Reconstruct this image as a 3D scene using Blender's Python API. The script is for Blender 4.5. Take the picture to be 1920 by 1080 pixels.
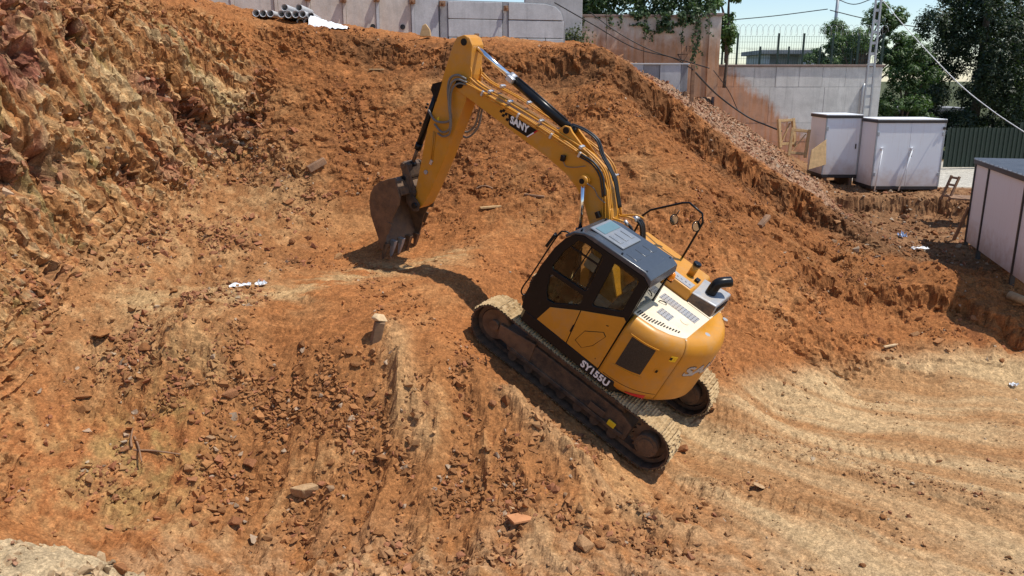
import bpy, bmesh, math, random
import numpy as np
from mathutils import Vector, Matrix, Euler

# ---------------------------------------------------------------- camera, sky, sun, exposure
for _o in list(bpy.data.objects):
    bpy.data.objects.remove(_o)
SC = bpy.context.scene
COL = SC.collection
cam_data = bpy.data.cameras.new('camera')
cam_data.sensor_width = 36.0
cam_data.lens = 28.125
cam_data.clip_start = 0.1
cam_data.clip_end = 3000.0
cam = bpy.data.objects.new('camera', cam_data)
COL.objects.link(cam)
cam.location = (0.0, 0.0, 5.6)
cam.rotation_euler = (math.radians(90.0) - math.atan(390.0 / 1500.0), 0.0, 0.0)
SC.camera = cam

SUN_DIR = Vector((0.50, -0.10, 1.0)).normalized()
world = bpy.data.worlds.new('World')
SC.world = world
world.use_nodes = True
_nt = world.node_tree
_nt.nodes.clear()
_sky = _nt.nodes.new('ShaderNodeTexSky')
_sky.sky_type = 'NISHITA'
_sky.sun_disc = False
_sky.sun_elevation = math.asin(SUN_DIR.z)
_sky.sun_rotation = math.atan2(SUN_DIR.x, SUN_DIR.y)
_sky.air_density = 1.0
_sky.dust_density = 0.25
_sky.ozone_density = 3.0
_bg = _nt.nodes.new('ShaderNodeBackground')
_bg.inputs['Strength'].default_value = 0.14
_wo = _nt.nodes.new('ShaderNodeOutputWorld')
_nt.links.new(_sky.outputs[0], _bg.inputs['Color'])
_nt.links.new(_bg.outputs[0], _wo.inputs['Surface'])

sun_data = bpy.data.lights.new('sun', 'SUN')
sun_data.energy = 4.5
sun_data.angle = math.radians(0.55)
sun_data.color = (1.0, 0.95, 0.86)
sun = bpy.data.objects.new('sun', sun_data)
COL.objects.link(sun)
sun.rotation_euler = SUN_DIR.to_track_quat('Z', 'Y').to_euler()
sun.location = SUN_DIR * 60

SC.view_settings.view_transform = 'Standard'
SC.view_settings.look = 'None'
SC.view_settings.exposure = 0.15
SC.view_settings.gamma = 1.0
SC.view_settings.use_curve_mapping = False
SC.render.engine = 'CYCLES'
SC.cycles.max_bounces = 6
SC.cycles.transparent_max_bounces = 16

random.seed(7)
RNG = np.random.default_rng(11)

# ---------------------------------------------------------------- helpers
def tag(o, label=None, cat=None, group=None, kind=None):
    if label: o['label'] = label
    if cat: o['category'] = cat
    if group: o['group'] = group
    if kind: o['kind'] = kind
    return o

def link(name, me, mat=None, parent=None):
    o = bpy.data.objects.new(name, me)
    COL.objects.link(o)
    if mat is not None and me is not None and not me.materials:
        me.materials.append(mat)
    if parent is not None: o.parent = parent
    return o

def empty(name, loc=(0, 0, 0), rz=0.0):
    o = bpy.data.objects.new(name, None)
    COL.objects.link(o)
    o.location = loc
    o.rotation_euler = (0, 0, rz)
    o.empty_display_size = 0.2
    return o

def copy_tree(o, parent=None):
    c = o.copy()
    COL.objects.link(c)
    c.parent = parent
    for ch in list(o.children):
        copy_tree(ch, c)
    return c

class MB:
    """collects vertices and faces, builds one mesh object"""
    def __init__(s):
        s.v = []; s.f = []; s.sm = []
    def add(s, vs, fs, smooth=False):
        n = len(s.v)
        s.v += [tuple(map(float, p)) for p in vs]
        s.f += [tuple(i + n for i in f) for f in fs]
        s.sm += [smooth] * len(fs)
        return s
    def box(s, a, b):
        (x0, y0, z0), (x1, y1, z1) = a, b
        return s.add([(x0,y0,z0),(x1,y0,z0),(x1,y1,z0),(x0,y1,z0),(x0,y0,z1),(x1,y0,z1),(x1,y1,z1),(x0,y1,z1)],
                     [(0,3,2,1),(4,5,6,7),(0,1,5,4),(1,2,6,5),(2,3,7,6),(3,0,4,7)])
    def obox(s, c, size, m):
        """oriented box: centre, sizes, 3x3 Matrix"""
        c = Vector(c); vs = []
        for z in (-.5, .5):
            for x, y in ((-.5,-.5),(.5,-.5),(.5,.5),(-.5,.5)):
                vs.append(c + m @ Vector((x*size[0], y*size[1], z*size[2])))
        return s.add(vs, [(0,3,2,1),(4,5,6,7),(0,1,5,4),(1,2,6,5),(2,3,7,6),(3,0,4,7)])
    def bar(s, a, b, wx, wy, up=(0, 0, 1)):
        a = Vector(a); b = Vector(b); d = (b - a)
        L = d.length; d.normalize()
        u = Vector(up)
        if abs(u.dot(d)) > .97: u = Vector((1, 0, 0))
        x = u.cross(d).normalized(); y = d.cross(x)
        return s.obox((a + b) / 2, (wx, wy, L), Matrix((x, y, d)).transposed())
    def prism(s, prof, y0, y1, axis='y'):
        """profile in the x-z plane extruded along y (axis='z': profile x-y extruded along z; 'x': profile y-z)"""
        n = len(prof)
        def P(a, b, c):
            return (a, c, b) if axis == 'y' else ((a, b, c) if axis == 'z' else (c, a, b))
        vs = [P(a, b, y0) for a, b in prof] + [P(a, b, y1) for a, b in prof]
        ar = sum(prof[i][0]*prof[(i+1) % n][1] - prof[(i+1) % n][0]*prof[i][1] for i in range(n))
        fs = [tuple(range(n)), tuple(range(2*n-1, n-1, -1))]
        fs += [((i+1) % n, i, i+n, (i+1) % n + n) for i in range(n)]
        flip = (ar > 0) if axis in ('z', 'x') else (ar < 0)
        if (y1 < y0): flip = not flip
        if flip: fs = [tuple(reversed(f)) for f in fs]
        return s.add(vs, fs)
    def tube(s, pts, r, n=8, cap=True, smooth=True):
        pts = [Vector(p) for p in pts]
        rs = r if isinstance(r, (list, tuple)) else [r] * len(pts)
        ref = None; vs = []
        for i, p in enumerate(pts):
            d = (pts[min(i+1, len(pts)-1)] - pts[max(i-1, 0)]).normalized()
            if ref is None:
                ref = d.orthogonal().normalized()
            ref = (ref - d * ref.dot(d)).normalized()
            b = d.cross(ref)
            for k in range(n):
                a = 2*math.pi*k/n
                vs.append(p + (ref*math.cos(a) + b*math.sin(a)) * rs[i])
        fs = []
        for i in range(len(pts)-1):
            for k in range(n):
                k2 = (k+1) % n
                fs.append((i*n+k, i*n+k2, (i+1)*n+k2, (i+1)*n+k))
        s.add(vs, fs, smooth)
        if cap:
            m = len(s.v) - len(vs)
            s.f.append(tuple(m + k for k in range(n-1, -1, -1))); s.sm.append(False)
            s.f.append(tuple(m + (len(pts)-1)*n + k for k in range(n))); s.sm.append(False)
        return s
    def cyl(s, a, b, r, n=16, r2=None):
        return s.tube([a, b], [r, r if r2 is None else r2], n)
    def loft(s, rings, cap0=True, cap1=True, smooth=False, closed=True):
        n = len(rings[0]); base = len(s.v); vs = [p for r in rings for p in r]
        fs = []
        for i in range(len(rings)-1):
            for k in range(n if closed else n-1):
                k2 = (k+1) % n
                fs.append((i*n+k, i*n+k2, (i+1)*n+k2, (i+1)*n+k))
        s.add(vs, fs, smooth)
        if cap0: s.f.append(tuple(base + k for k in range(n-1, -1, -1))); s.sm.append(False)
        if cap1: s.f.append(tuple(base + (len(rings)-1)*n + k for k in range(n))); s.sm.append(False)
        return s
    def mesh(s, name, bevel=0.0, seg=2, fixn=False, autosmooth=False):
        me = bpy.data.meshes.new(name)
        me.from_pydata(s.v, [], s.f)
        me.polygons.foreach_set('use_smooth', s.sm)
        if bevel > 0 or fixn:
            bm = bmesh.new(); bm.from_mesh(me)
            if fixn: bmesh.ops.recalc_face_normals(bm, faces=bm.faces)
            if bevel > 0:
                ed = [e for e in bm.edges if len(e.link_faces) == 2 and e.calc_face_angle(0) > 0.5]
                r = bmesh.ops.bevel(bm, geom=ed, offset=bevel, segments=seg, profile=.5, affect='EDGES', clamp_overlap=True)
                for f in r['faces']: f.smooth = True
            bm.to_mesh(me); bm.free()
        me.update()
        return me
    def build(s, name, mat, parent=None, bevel=0.0, seg=2, fixn=True):
        return link(name, s.mesh(name, bevel, seg, fixn), mat, parent)

def spline(pts, n=6):
    """Catmull-Rom through points"""
    P = [Vector(p) for p in pts]
    P = [P[0]*2 - P[1]] + P + [P[-1]*2 - P[-2]]
    out = []
    for i in range(1, len(P)-2):
        for k in range(n):
            t = k / n
            a, b, c, d = P[i-1], P[i], P[i+1], P[i+2]
            out.append(.5*((2*b) + (c-a)*t + (2*a-5*b+4*c-d)*t*t + (3*b-a-3*c+d)*t*t*t))
    out.append(P[-2])
    return out

def rot_about(o):  # small helper for readability
    return o

# ---- materials
class NT:
    def __init__(s, name):
        s.m = bpy.data.materials.new(name); s.m.use_nodes = True
        s.t = s.m.node_tree; s.t.nodes.clear()
        s.out = s.t.nodes.new('ShaderNodeOutputMaterial')
        s.b = s.t.nodes.new('ShaderNodeBsdfPrincipled')
        s.t.links.new(s.b.outputs[0], s.out.inputs['Surface'])
    def n(s, typ, **kw):
        nd = s.t.nodes.new('ShaderNode' + typ)
        for k, v in kw.items():
            if k.startswith('i_'):
                nd.inputs[k[2:].replace('_', ' ')].default_value = v
            else: setattr(nd, k, v)
        return nd
    def l(s, a, b): s.t.links.new(a, b)
    def coord(s, kind='Object', scale=None):
        tc = s.n('TexCoord'); o = tc.outputs[kind]
        if scale is not None:
            mp = s.n('Mapping'); mp.inputs['Scale'].default_value = scale
            s.l(o, mp.inputs['Vector']); o = mp.outputs[0]
        return o
    def noise(s, co, scale, detail=4, rough=.6, out='Fac'):
        nd = s.n('TexNoise'); nd.inputs['Scale'].default_value = scale
        nd.inputs['Detail'].default_value = detail; nd.inputs['Roughness'].default_value = rough
        s.l(co, nd.inputs['Vector']); return nd.outputs[out]
    def ramp(s, fac, stops):
        r = s.n('ValToRGB'); e = r.color_ramp.elements
        while len(e) < len(stops): e.new(.5)
        for i, (p, c) in enumerate(stops):
            e[i].position = p; e[i].color = (c, c, c, 1) if not hasattr(c, '__len__') else (*c[:3], 1)
        s.l(fac, r.inputs[0]); return r.outputs[0]
    def mix(s, fac, a, b, mode='MIX'):
        m = s.n('Mix', data_type='RGBA', blend_type=mode)
        for v, i in ((fac, 0), (a, 6), (b, 7)):
            if hasattr(v, 'links'): s.l(v, m.inputs[i])
            elif hasattr(v, '__len__'): m.inputs[i].default_value = (*v[:3], 1)
            else: m.inputs[i].default_value = v
        return m.outputs[2]
    def math(s, op, a, b=None):
        m = s.n('Math', operation=op)
        for i, v in enumerate((a, b)):
            if v is None: continue
            if hasattr(v, 'links'): s.l(v, m.inputs[i])
            else: m.inputs[i].default_value = v
        return m.outputs[0]
    def set(s, name, v):
        if hasattr(v, 'links'): s.l(v, s.b.inputs[name])
        elif hasattr(v, '__len__'): s.b.inputs[name].default_value = (*v[:3], 1)
        else: s.b.inputs[name].default_value = v
        return s
    def bump(s, h, strength=.5, dist=.02):
        b = s.n('Bump'); b.inputs['Strength'].default_value = strength; b.inputs['Distance'].default_value = dist
        s.l(h, b.inputs['Height']); s.l(b.outputs[0], s.b.inputs['Normal']); return s

def mat_basic(name, col, rough=.6, metal=0.0, var=.15, scale=6.0, dirt=None, dirt_amt=.35, bump=0.0, spec=.5):
    """painted / plain surface: slight tonal variation, optional dust patches and fine relief"""
    t = NT(name); co = t.coord('Object')
    n1 = t.noise(co, scale, 5, .65)
    lo = tuple(c*(1-var) for c in col); hi = tuple(min(1, c*(1+var)) for c in col)
    c = t.mix(t.ramp(n1, [(.3, 0.), (.7, 1.)]), lo, hi)
    if dirt is not None:
        n2 = t.noise(co, scale*.7, 8, .75)
        f = t.ramp(n2, [(.62 - dirt_amt*.5, 0.), (.80 - dirt_amt*.3, 1.)])
        n3 = t.noise(co, scale*14, 4, .7)
        f = t.math('MULTIPLY', f, t.ramp(n3, [(.3, .35), (.6, 1.)]))
        f = t.math('MULTIPLY', f, min(1, .45 + dirt_amt))
        c = t.mix(f, c, dirt)
        t.set('Roughness', t.math('ADD', t.math('MULTIPLY', f, .9 - rough), rough))
    else:
        t.set('Roughness', t.math('ADD', t.math('MULTIPLY', n1, .2), rough - .1))
    t.set('Base Color', c).set('Metallic', metal)
    t.b.inputs['Specular IOR Level'].default_value = spec
    if bump > 0: t.bump(t.noise(co, scale*5, 6, .7), .6, bump)
    return t.m

# ---------------------------------------------------------------- noise on numpy arrays
_PERM = np.random.default_rng(5).permutation(256).astype(np.int32)
_PERM = np.concatenate([_PERM, _PERM, _PERM])
_G2 = np.stack([np.cos(np.arange(256)*2.399963), np.sin(np.arange(256)*2.399963)], 1).astype(np.float32)
_g3 = np.random.default_rng(6).normal(size=(256, 3)); _G3 = (_g3/np.linalg.norm(_g3, axis=1)[:, None]).astype(np.float32)
_R256 = np.random.default_rng(8).random((256, 6)).astype(np.float32)

def perlin2(x, y):
    xi = np.floor(x).astype(np.int32); yi = np.floor(y).astype(np.int32)
    xf = (x-xi).astype(np.float32); yf = (y-yi).astype(np.float32)
    xi &= 255; yi &= 255
    u = xf*xf*xf*(xf*(xf*6-15)+10); v = yf*yf*yf*(yf*(yf*6-15)+10)
    def g(ix, iy, dx, dy):
        h = _PERM[_PERM[ix] + iy]; G = _G2[h]; return G[..., 0]*dx + G[..., 1]*dy
    a = g(xi, yi, xf, yf); b = g(xi+1, yi, xf-1, yf); c = g(xi, yi+1, xf, yf-1); d = g(xi+1, yi+1, xf-1, yf-1)
    return ((a + u*(b-a)) * (1-v) + (c + u*(d-c)) * v) * 1.4

def fbm2(x, y, f, octv=4, gain=.5, lac=2.03, ridged=False):
    s = np.zeros_like(x); a = 1.0; tot = 0
    for i in range(octv):
        p = perlin2(x*f + 17.3*i, y*f - 9.1*i)
        s += a*((1 - 2*np.abs(p)) if ridged else p); tot += a; a *= gain; f *= lac
    return s/tot

def perlin3(x, y, z):
    X = [np.floor(a).astype(np.int32) for a in (x, y, z)]
    F = [(a-b).astype(np.float32) for a, b in zip((x, y, z), X)]
    X = [a & 255 for a in X]
    W = [f*f*f*(f*(f*6-15)+10) for f in F]
    out = 0
    for i in (0, 1):
        for j in (0, 1):
            for k in (0, 1):
                h = _PERM[_PERM[_PERM[X[0]+i] + X[1]+j] + X[2]+k]; G = _G3[h]
                d = G[..., 0]*(F[0]-i) + G[..., 1]*(F[1]-j) + G[..., 2]*(F[2]-k)
                out = out + d*(W[0] if i else 1-W[0])*(W[1] if j else 1-W[1])*(W[2] if k else 1-W[2])
    return out*1.5

def facets(P, scale, seed=0):
    """Worley cells: every cell is a tilted plane with its own height. returns height, cell random"""
    q = P/scale + seed*13.7
    base = np.floor(q).astype(np.int32); D = q.shape[1]
    best = np.full(len(q), 1e9, np.float32); val = np.zeros(len(q), np.float32); rnd = np.zeros(len(q), np.float32)
    import itertools
    for off in itertools.product((-1, 0, 1), repeat=D):
        c = base + np.array(off, np.int32); cc = c & 255
        h = _PERM[_PERM[cc[:, 0]] + cc[:, 1]]
        if D == 3: h = _PERM[h + cc[:, 2]]
        R = _R256[h]
        d = q - (c + R[:, :D]); d2 = (d*d).sum(1)
        m = d2 < best
        tilt = ((R[:, 3:3+D]-.5)*d).sum(1)*1.6 + (R[:, 2 if D == 2 else 5]-.5)
        best = np.where(m, d2, best); val = np.where(m, tilt, val); rnd = np.where(m, R[:, 3], rnd)
    return val, rnd, np.sqrt(best)

def sstep(a, b, x):
    t = np.clip((x-a)/(b-a), 0, 1); return t*t*(3-2*t)

def line_dist(X, Y, pts):
    d = np.full(X.shape, 1e9, np.float32)
    for (x0, y0), (x1, y1) in zip(pts[:-1], pts[1:]):
        dx, dy = x1-x0, y1-y0; L = dx*dx+dy*dy
        t = np.clip(((X-x0)*dx + (Y-y0)*dy)/L, 0, 1)
        d = np.minimum(d, np.hypot(X-x0-t*dx, Y-y0-t*dy))
    return d

# ---------------------------------------------------------------- the excavation: one ground sheet
# surveyed heights of the pit, its banks, the plateau and the yard (x, y, z in metres)
CTRL = [(2.28,8.83,-0.40),(4.29,8.83,-0.40),(6.30,8.83,-0.40),(3.75,10.30,-0.40),(5.81,10.60,-0.40),(7.77,11.25,-0.40),(4.85,12.37,-0.40),(7.06,13.22,-0.40),(9.25,13.69,-0.40),(4.90,13.94,-0.40),(6.78,14.86,-0.40),(8.44,15.01,-0.40),(10.22,15.30,-0.40),(6.00,2.00,-0.40),(0.00,3.00,-0.40),(3.00,5.00,-0.40),(10.00,5.00,-0.40),(14.00,8.00,-0.40),(18.00,13.00,-0.40),(14.00,15.50,-0.40),(3.50,8.00,-0.40),(0.50,8.00,-0.40),(22.00,10.00,-0.40),(22.00,2.00,-0.40),(-3.00,1.00,-0.40),(3.07,11.29,-0.42),(0.27,8.83,-0.40),(1.38,9.71,-0.38),(1.75,10.76,-0.40),(3.41,13.48,-0.28),(2.79,12.47,-0.40),(2.18,11.43,-0.47),(2.65,13.90,0.21),(2.02,12.88,0.09),(1.41,11.85,0.01),(1.96,14.27,0.65),(1.33,13.26,0.53),(0.72,12.22,0.46),(1.27,14.64,1.09),(0.64,13.63,0.97),(0.03,12.59,0.90),(0.50,15.06,1.58),(-0.13,14.04,1.46),(-0.73,13.01,1.39),(1.64,11.16,-0.28),(1.29,10.55,-0.30),(0.88,11.56,0.24),(0.55,10.94,0.25),(0.12,11.97,0.75),(-0.20,11.34,0.77),(-0.57,12.34,1.19),(-0.89,11.72,1.21),(-1.04,12.60,1.46),(-1.37,11.98,1.47),(-1.16,13.44,1.98),(-0.52,14.22,2.12),(0.09,15.25,2.20),(2.87,11.38,-0.57),(3.86,12.86,-0.28),(3.95,13.54,0.10),(3.26,13.97,0.50),(3.56,12.24,-0.43),(-2.44,15.76,2.20),(-1.60,16.00,2.25),(-1.30,15.20,2.30),(-3.20,15.50,2.22),(-3.00,14.30,2.20),(-4.20,14.50,2.20),(-2.00,14.00,2.15),(-1.10,13.70,1.95),(-5.20,14.80,2.30),(-4.60,13.20,2.15),(-3.20,12.90,2.15),(-2.20,12.60,2.00),(-4.28,12.10,2.15),(-5.10,11.66,2.15),(-3.16,12.69,2.12),(-2.27,12.61,2.05),(-3.88,12.00,1.52),(-3.72,11.30,0.91),(-3.55,10.60,0.37),(-3.56,10.00,-0.14),(-3.55,9.20,-0.46),(-3.01,11.90,1.56),(-2.88,11.20,0.95),(-2.60,10.50,0.42),(-2.50,9.90,-0.08),(-2.34,9.10,-0.47),(-1.75,11.90,1.56),(-1.60,11.20,0.95),(-1.32,10.70,0.49),(-1.26,10.00,0.02),(-1.15,8.90,-0.33),(-0.50,11.80,1.15),(-0.48,11.00,0.61),(-0.45,10.20,0.16),(-0.42,9.40,-0.19),(0.48,11.15,0.54),(0.30,10.30,0.11),(0.29,9.60,-0.15),(1.08,10.60,0.20),(1.03,9.90,-0.00),(-0.97,12.60,1.60),(-4.93,11.40,1.30),(-4.66,10.60,0.79),(-4.48,10.00,0.27),(-4.39,9.30,-0.13),(-5.23,9.20,-0.07),(-5.51,9.90,0.48),(-5.97,9.40,0.36),(-5.78,10.90,0.99),(-5.63,11.80,1.59),(-6.39,10.30,0.93),(-6.74,9.70,1.05),(-6.41,9.00,0.43),(-5.79,9.00,0.06),(-4.62,6.40,1.54),(-4.26,6.50,1.41),(-3.88,6.50,1.29),(-3.40,6.30,1.29),(-4.08,5.60,1.79),(-4.90,5.00,1.70),(-3.60,5.20,1.60),(-2.60,5.60,1.00),(-1.80,6.00,0.40),(-5.50,7.20,1.00),(-4.60,7.30,0.60),(-3.60,7.30,0.30),(-2.40,7.20,0.00),(-7.00,6.00,2.20),(-6.80,4.00,2.40),(-2.50,4.00,1.00),(-7.21,10.60,1.60),(-6.92,11.40,1.47),(-7.55,11.30,2.17),(-7.13,12.20,1.90),(-6.38,13.00,2.03),(-7.66,12.40,2.55),(-7.07,13.60,2.45),(-6.56,14.60,2.52),(-6.61,15.60,3.06),(-5.97,15.80,2.81),(-6.06,16.80,3.32),(-5.17,15.60,2.74),(-5.52,14.40,2.26),(-4.64,14.80,2.38),(-8.09,12.45,3.23),(-8.25,13.00,4.35),(-8.36,13.50,5.60),(-8.47,14.00,6.88),(-7.85,13.50,3.13),(-8.01,14.20,4.70),(-8.19,15.00,6.52),(-7.51,14.70,3.21),(-7.68,15.40,4.62),(-7.87,16.30,6.60),(-7.03,16.00,3.64),(-7.17,16.70,5.07),(-7.40,17.80,7.23),(-6.62,17.20,3.72),(-6.72,17.80,5.04),(-6.90,18.80,7.04),(-6.19,18.00,3.87),(-6.22,18.40,5.02),(-6.33,19.20,6.90),(-9.60,14.00,8.00),(-10.20,16.00,8.10),(-10.00,18.00,8.10),(-10.00,21.00,8.00),(-14.00,14.00,8.30),(-14.00,20.00,8.20),(-9.30,10.00,6.40),(-8.30,10.00,3.20),(-7.80,8.00,3.00),(-10.50,8.00,5.50),(-14.00,8.00,6.50),(-12.00,4.00,6.00),(-9.00,4.00,4.00),(-7.57,18.20,7.24),(-7.78,18.70,7.29),(-7.42,17.85,6.46),(-6.46,19.60,6.97),(-6.62,20.10,7.00),(-6.34,19.25,6.20),(-5.33,20.00,6.90),(-5.46,20.50,6.93),(-5.23,19.65,6.13),(-4.13,20.30,6.76),(-4.23,20.80,6.79),(-4.06,19.95,5.99),(-2.86,20.40,6.58),(-2.93,20.90,6.61),(-2.81,20.05,5.81),(-1.44,20.50,6.54),(-1.47,21.00,6.56),(-1.41,20.15,5.77),(-0.13,20.50,6.46),(-0.13,21.00,6.48),(-0.13,20.15,5.70),(0.92,20.50,6.36),(0.94,21.00,6.38),(0.90,20.15,5.60),(1.94,20.30,6.40),(1.99,20.80,6.42),(1.91,19.95,5.64),(-7.57,24.00,7.29),(-8.33,29.00,6.90),(-6.46,24.00,7.02),(-7.10,29.00,6.90),(-5.33,24.00,6.95),(-5.86,29.00,6.90),(-4.13,24.00,6.81),(-4.54,29.00,6.90),(-2.86,24.00,6.63),(-3.15,29.00,6.90),(-1.44,24.00,6.59),(-1.58,29.00,6.90),(-0.13,24.00,6.51),(-0.14,29.00,6.90),(0.92,24.00,6.41),(1.01,29.00,6.90),(1.94,24.00,6.45),(2.14,29.00,6.90),(0.30,23.20,6.63),(-0.44,23.20,6.66),(-1.15,22.50,6.57),(-5.45,19.30,5.96),(-5.19,18.00,4.46),(-4.85,16.90,3.42),(-4.26,19.50,5.96),(-4.08,18.30,4.44),(-3.90,17.20,3.38),(-3.50,16.20,2.63),(-2.53,19.70,5.85),(-2.43,18.50,4.43),(-2.32,17.40,3.35),(-2.24,16.60,2.67),(-0.13,19.60,5.60),(-0.12,18.50,4.43),(-0.70,17.60,3.56),(-0.68,16.90,2.85),(-0.11,16.00,2.45),(0.46,17.00,3.06),(1.11,18.90,4.76),(1.07,18.00,3.87),(1.99,19.30,5.60),(2.31,18.50,4.43),(2.81,17.60,3.56),(3.30,16.90,2.85),(4.04,17.90,3.53),(4.14,16.50,2.35),(4.97,16.60,2.10),(4.53,15.60,1.32),(4.44,14.70,0.60),(4.92,14.50,0.24),(5.29,15.50,0.90),(5.68,14.90,0.20),(5.85,16.40,1.57),(3.59,18.90,4.40),(5.04,17.90,2.93),(6.38,17.40,2.05),(2.87,20.30,5.88),(2.82,19.95,5.32),(2.87,22.50,5.90),(3.70,20.40,5.28),(3.64,20.05,4.74),(3.70,22.50,5.30),(4.55,20.50,4.72),(4.47,20.15,4.18),(4.55,22.50,4.74),(5.53,20.50,4.10),(5.43,20.15,3.58),(5.53,22.50,4.12),(6.67,20.50,3.33),(6.55,20.15,2.82),(6.67,22.50,3.35),(7.60,20.30,2.78),(7.47,19.95,2.27),(7.60,22.50,2.80),(8.64,20.00,2.07),(8.49,19.65,1.94),(8.64,22.50,2.09),(9.41,19.80,1.63),(9.24,19.45,1.50),(9.41,22.50,1.65),(4.88,27.00,5.60),(6.62,30.00,5.00),(8.10,31.00,4.13),(8.94,31.00,3.71),(9.63,30.50,3.31),(10.30,30.00,2.88),(9.69,27.00,2.47),(6.90,25.00,3.82),(8.10,25.00,3.20),(9.85,25.50,2.39),(9.46,23.50,2.01),(9.69,22.50,1.86),(10.75,23.40,1.39),(11.62,25.20,2.14),(12.70,25.00,2.12),(13.45,24.80,2.03),(12.55,23.20,1.35),(11.12,22.20,1.38),(10.09,21.60,1.50),(11.04,20.50,1.14),(9.72,19.20,1.15),(11.49,20.00,0.97),(12.38,22.00,1.27),(12.62,20.80,1.07),(12.13,18.60,1.03),(11.31,17.20,0.76),(12.68,22.30,1.36),(11.50,26.00,2.15),(12.50,27.50,2.15),(16.00,24.00,2.00),(15.00,29.00,2.10),(20.00,25.00,2.10),(20.00,20.00,1.20),(22.00,35.00,2.10),(12.00,33.00,2.10),(16.00,38.00,2.10),(10.50,29.00,2.20),(13.30,22.00,1.30),(14.00,19.00,0.90),(17.00,17.00,0.60),(22.00,40.00,2.10),(7.13,17.30,1.35),(6.81,16.40,1.04),(6.28,15.50,0.68),(8.20,17.60,1.40),(8.09,17.00,1.06),(7.94,16.30,0.66),(9.69,18.20,1.51),(9.30,17.30,1.10),(8.90,16.40,0.63),(10.57,17.90,1.20),(10.34,17.20,0.88),(10.18,16.40,0.51),(10.86,16.80,0.63),(6.95,15.50,0.45),(8.81,15.90,0.31),(10.56,16.00,0.16),(7.47,15.30,-0.06),(5.79,15.30,0.51),(-16.00,36.00,6.80),(-16.00,44.00,7.00),(-8.00,36.00,6.80),(-8.00,44.00,7.00),(0.00,36.00,6.80),(0.00,44.00,7.00),(6.00,36.00,6.80),(6.00,44.00,7.00),(9.00,40.00,5.50),(14.00,44.00,2.50),(-16.00,30.00,7.50)]
CTRL = np.array(CTRL)
def _rbf_grid(gx, gy):
    P = CTRL[:, :2]; n = len(P)
    K = np.hypot(P[:, None, 0]-P[None, :, 0], P[:, None, 1]-P[None, :, 1]) - 0.02*np.eye(n)
    A = np.zeros((n+3, n+3)); A[:n, :n] = K; A[:n, n] = 1; A[:n, n+1:] = P; A[n:, :n] = A[:n, n:].T
    rhs = np.zeros(n+3); rhs[:n] = CTRL[:, 2]
    wgt = np.linalg.solve(A, rhs)
    G = np.stack(np.meshgrid(gx, gy), -1).reshape(-1, 2)
    z = wgt[n] + G @ wgt[n+1:]
    for i in range(0, len(G), 20000):
        g = G[i:i+20000]
        z[i:i+20000] += np.hypot(g[:, None, 0]-P[None, :, 0], g[:, None, 1]-P[None, :, 1]) @ wgt[:n]
    return z.reshape(len(gy), len(gx))
def _blur(a, s):
    r = int(3*s)+1; k = np.exp(-.5*(np.arange(-r, r+1)/s)**2); k /= k.sum()
    for ax in (0, 1):
        p = np.pad(a, [(r, r) if i == ax else (0, 0) for i in (0, 1)], mode='edge')
        a = np.apply_along_axis(lambda q: np.convolve(q, k, 'valid'), ax, p)
    return a
GX = np.arange(-16, 24.01, .125); GY = np.arange(0, 46.01, .125)
GZ = _blur(_rbf_grid(GX, GY), 1.1)
def base_height(x, y):
    fx = np.clip((x-GX[0])/.125, 0, len(GX)-1.001); fy = np.clip((y-GY[0])/.125, 0, len(GY)-1.001)
    i = fx.astype(np.int32); j = fy.astype(np.int32); u = fx-i; v = fy-j
    u = u*u*(3-2*u); v = v*v*(3-2*v)
    return (GZ[j, i]*(1-u)+GZ[j, i+1]*u)*(1-v) + (GZ[j+1, i]*(1-u)+GZ[j+1, i+1]*u)*v

def axis_lines(segs):
    out = []
    for a, b, d in segs:
        n = max(1, int(round((b-a)/d))); out += list(a + (b-a)*np.arange(n)/n)
    return np.array(out + [segs[-1][1]])
def growing(a, sgn, lim, d):
    out = []; 
    while abs(a) < lim: d *= 1.35; a += sgn*d; out.append(a)
    return out
XL = axis_lines([(-16, -10.6, .12), (-10.6, -9.2, .05), (-9.2, -5.6, .019), (-5.6, 8.6, .030), (8.6, 15, .05), (15, 22, .12)])
XL = np.concatenate([np.array(growing(-16, -1, 900, .15))[::-1], XL, growing(22, 1, 900, .15)])
YL = axis_lines([(1, 4.6, .12), (4.6, 17.2, .030), (17.2, 21.2, .020), (21.2, 26, .05), (26, 34, .12)])
YL = np.concatenate([np.array(growing(1, -1, 300, .15))[::-1], YL, growing(34, 1, 1600, .15)])
TX, TY = np.meshgrid(XL.astype(np.float32), YL.astype(np.float32))
SH = TX.shape
TZ = base_height(TX, TY).astype(np.float32)
inside = sstep(-1, 1, TY) 
far = np.maximum(np.maximum(np.abs(TX-3)-19, TY-46), np.maximum(0-TY, 0))
TZ = np.where(far > 0, TZ + (2.0-TZ)*np.clip(far/60, 0, 1)*0.6, TZ)
x_, y_ = TX.ravel(), TY.ravel()
near = (x_ > -14) & (x_ < 20) & (y_ > 3) & (y_ < 34)

def slope_of(Z):
    gy, gx = np.gradient(Z, YL, XL); return gx.astype(np.float32), gy.astype(np.float32)
_blur2 = lambda a, k: a
gx, gy = slope_of(TZ)
STEEP = np.hypot(gx, gy)
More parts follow.
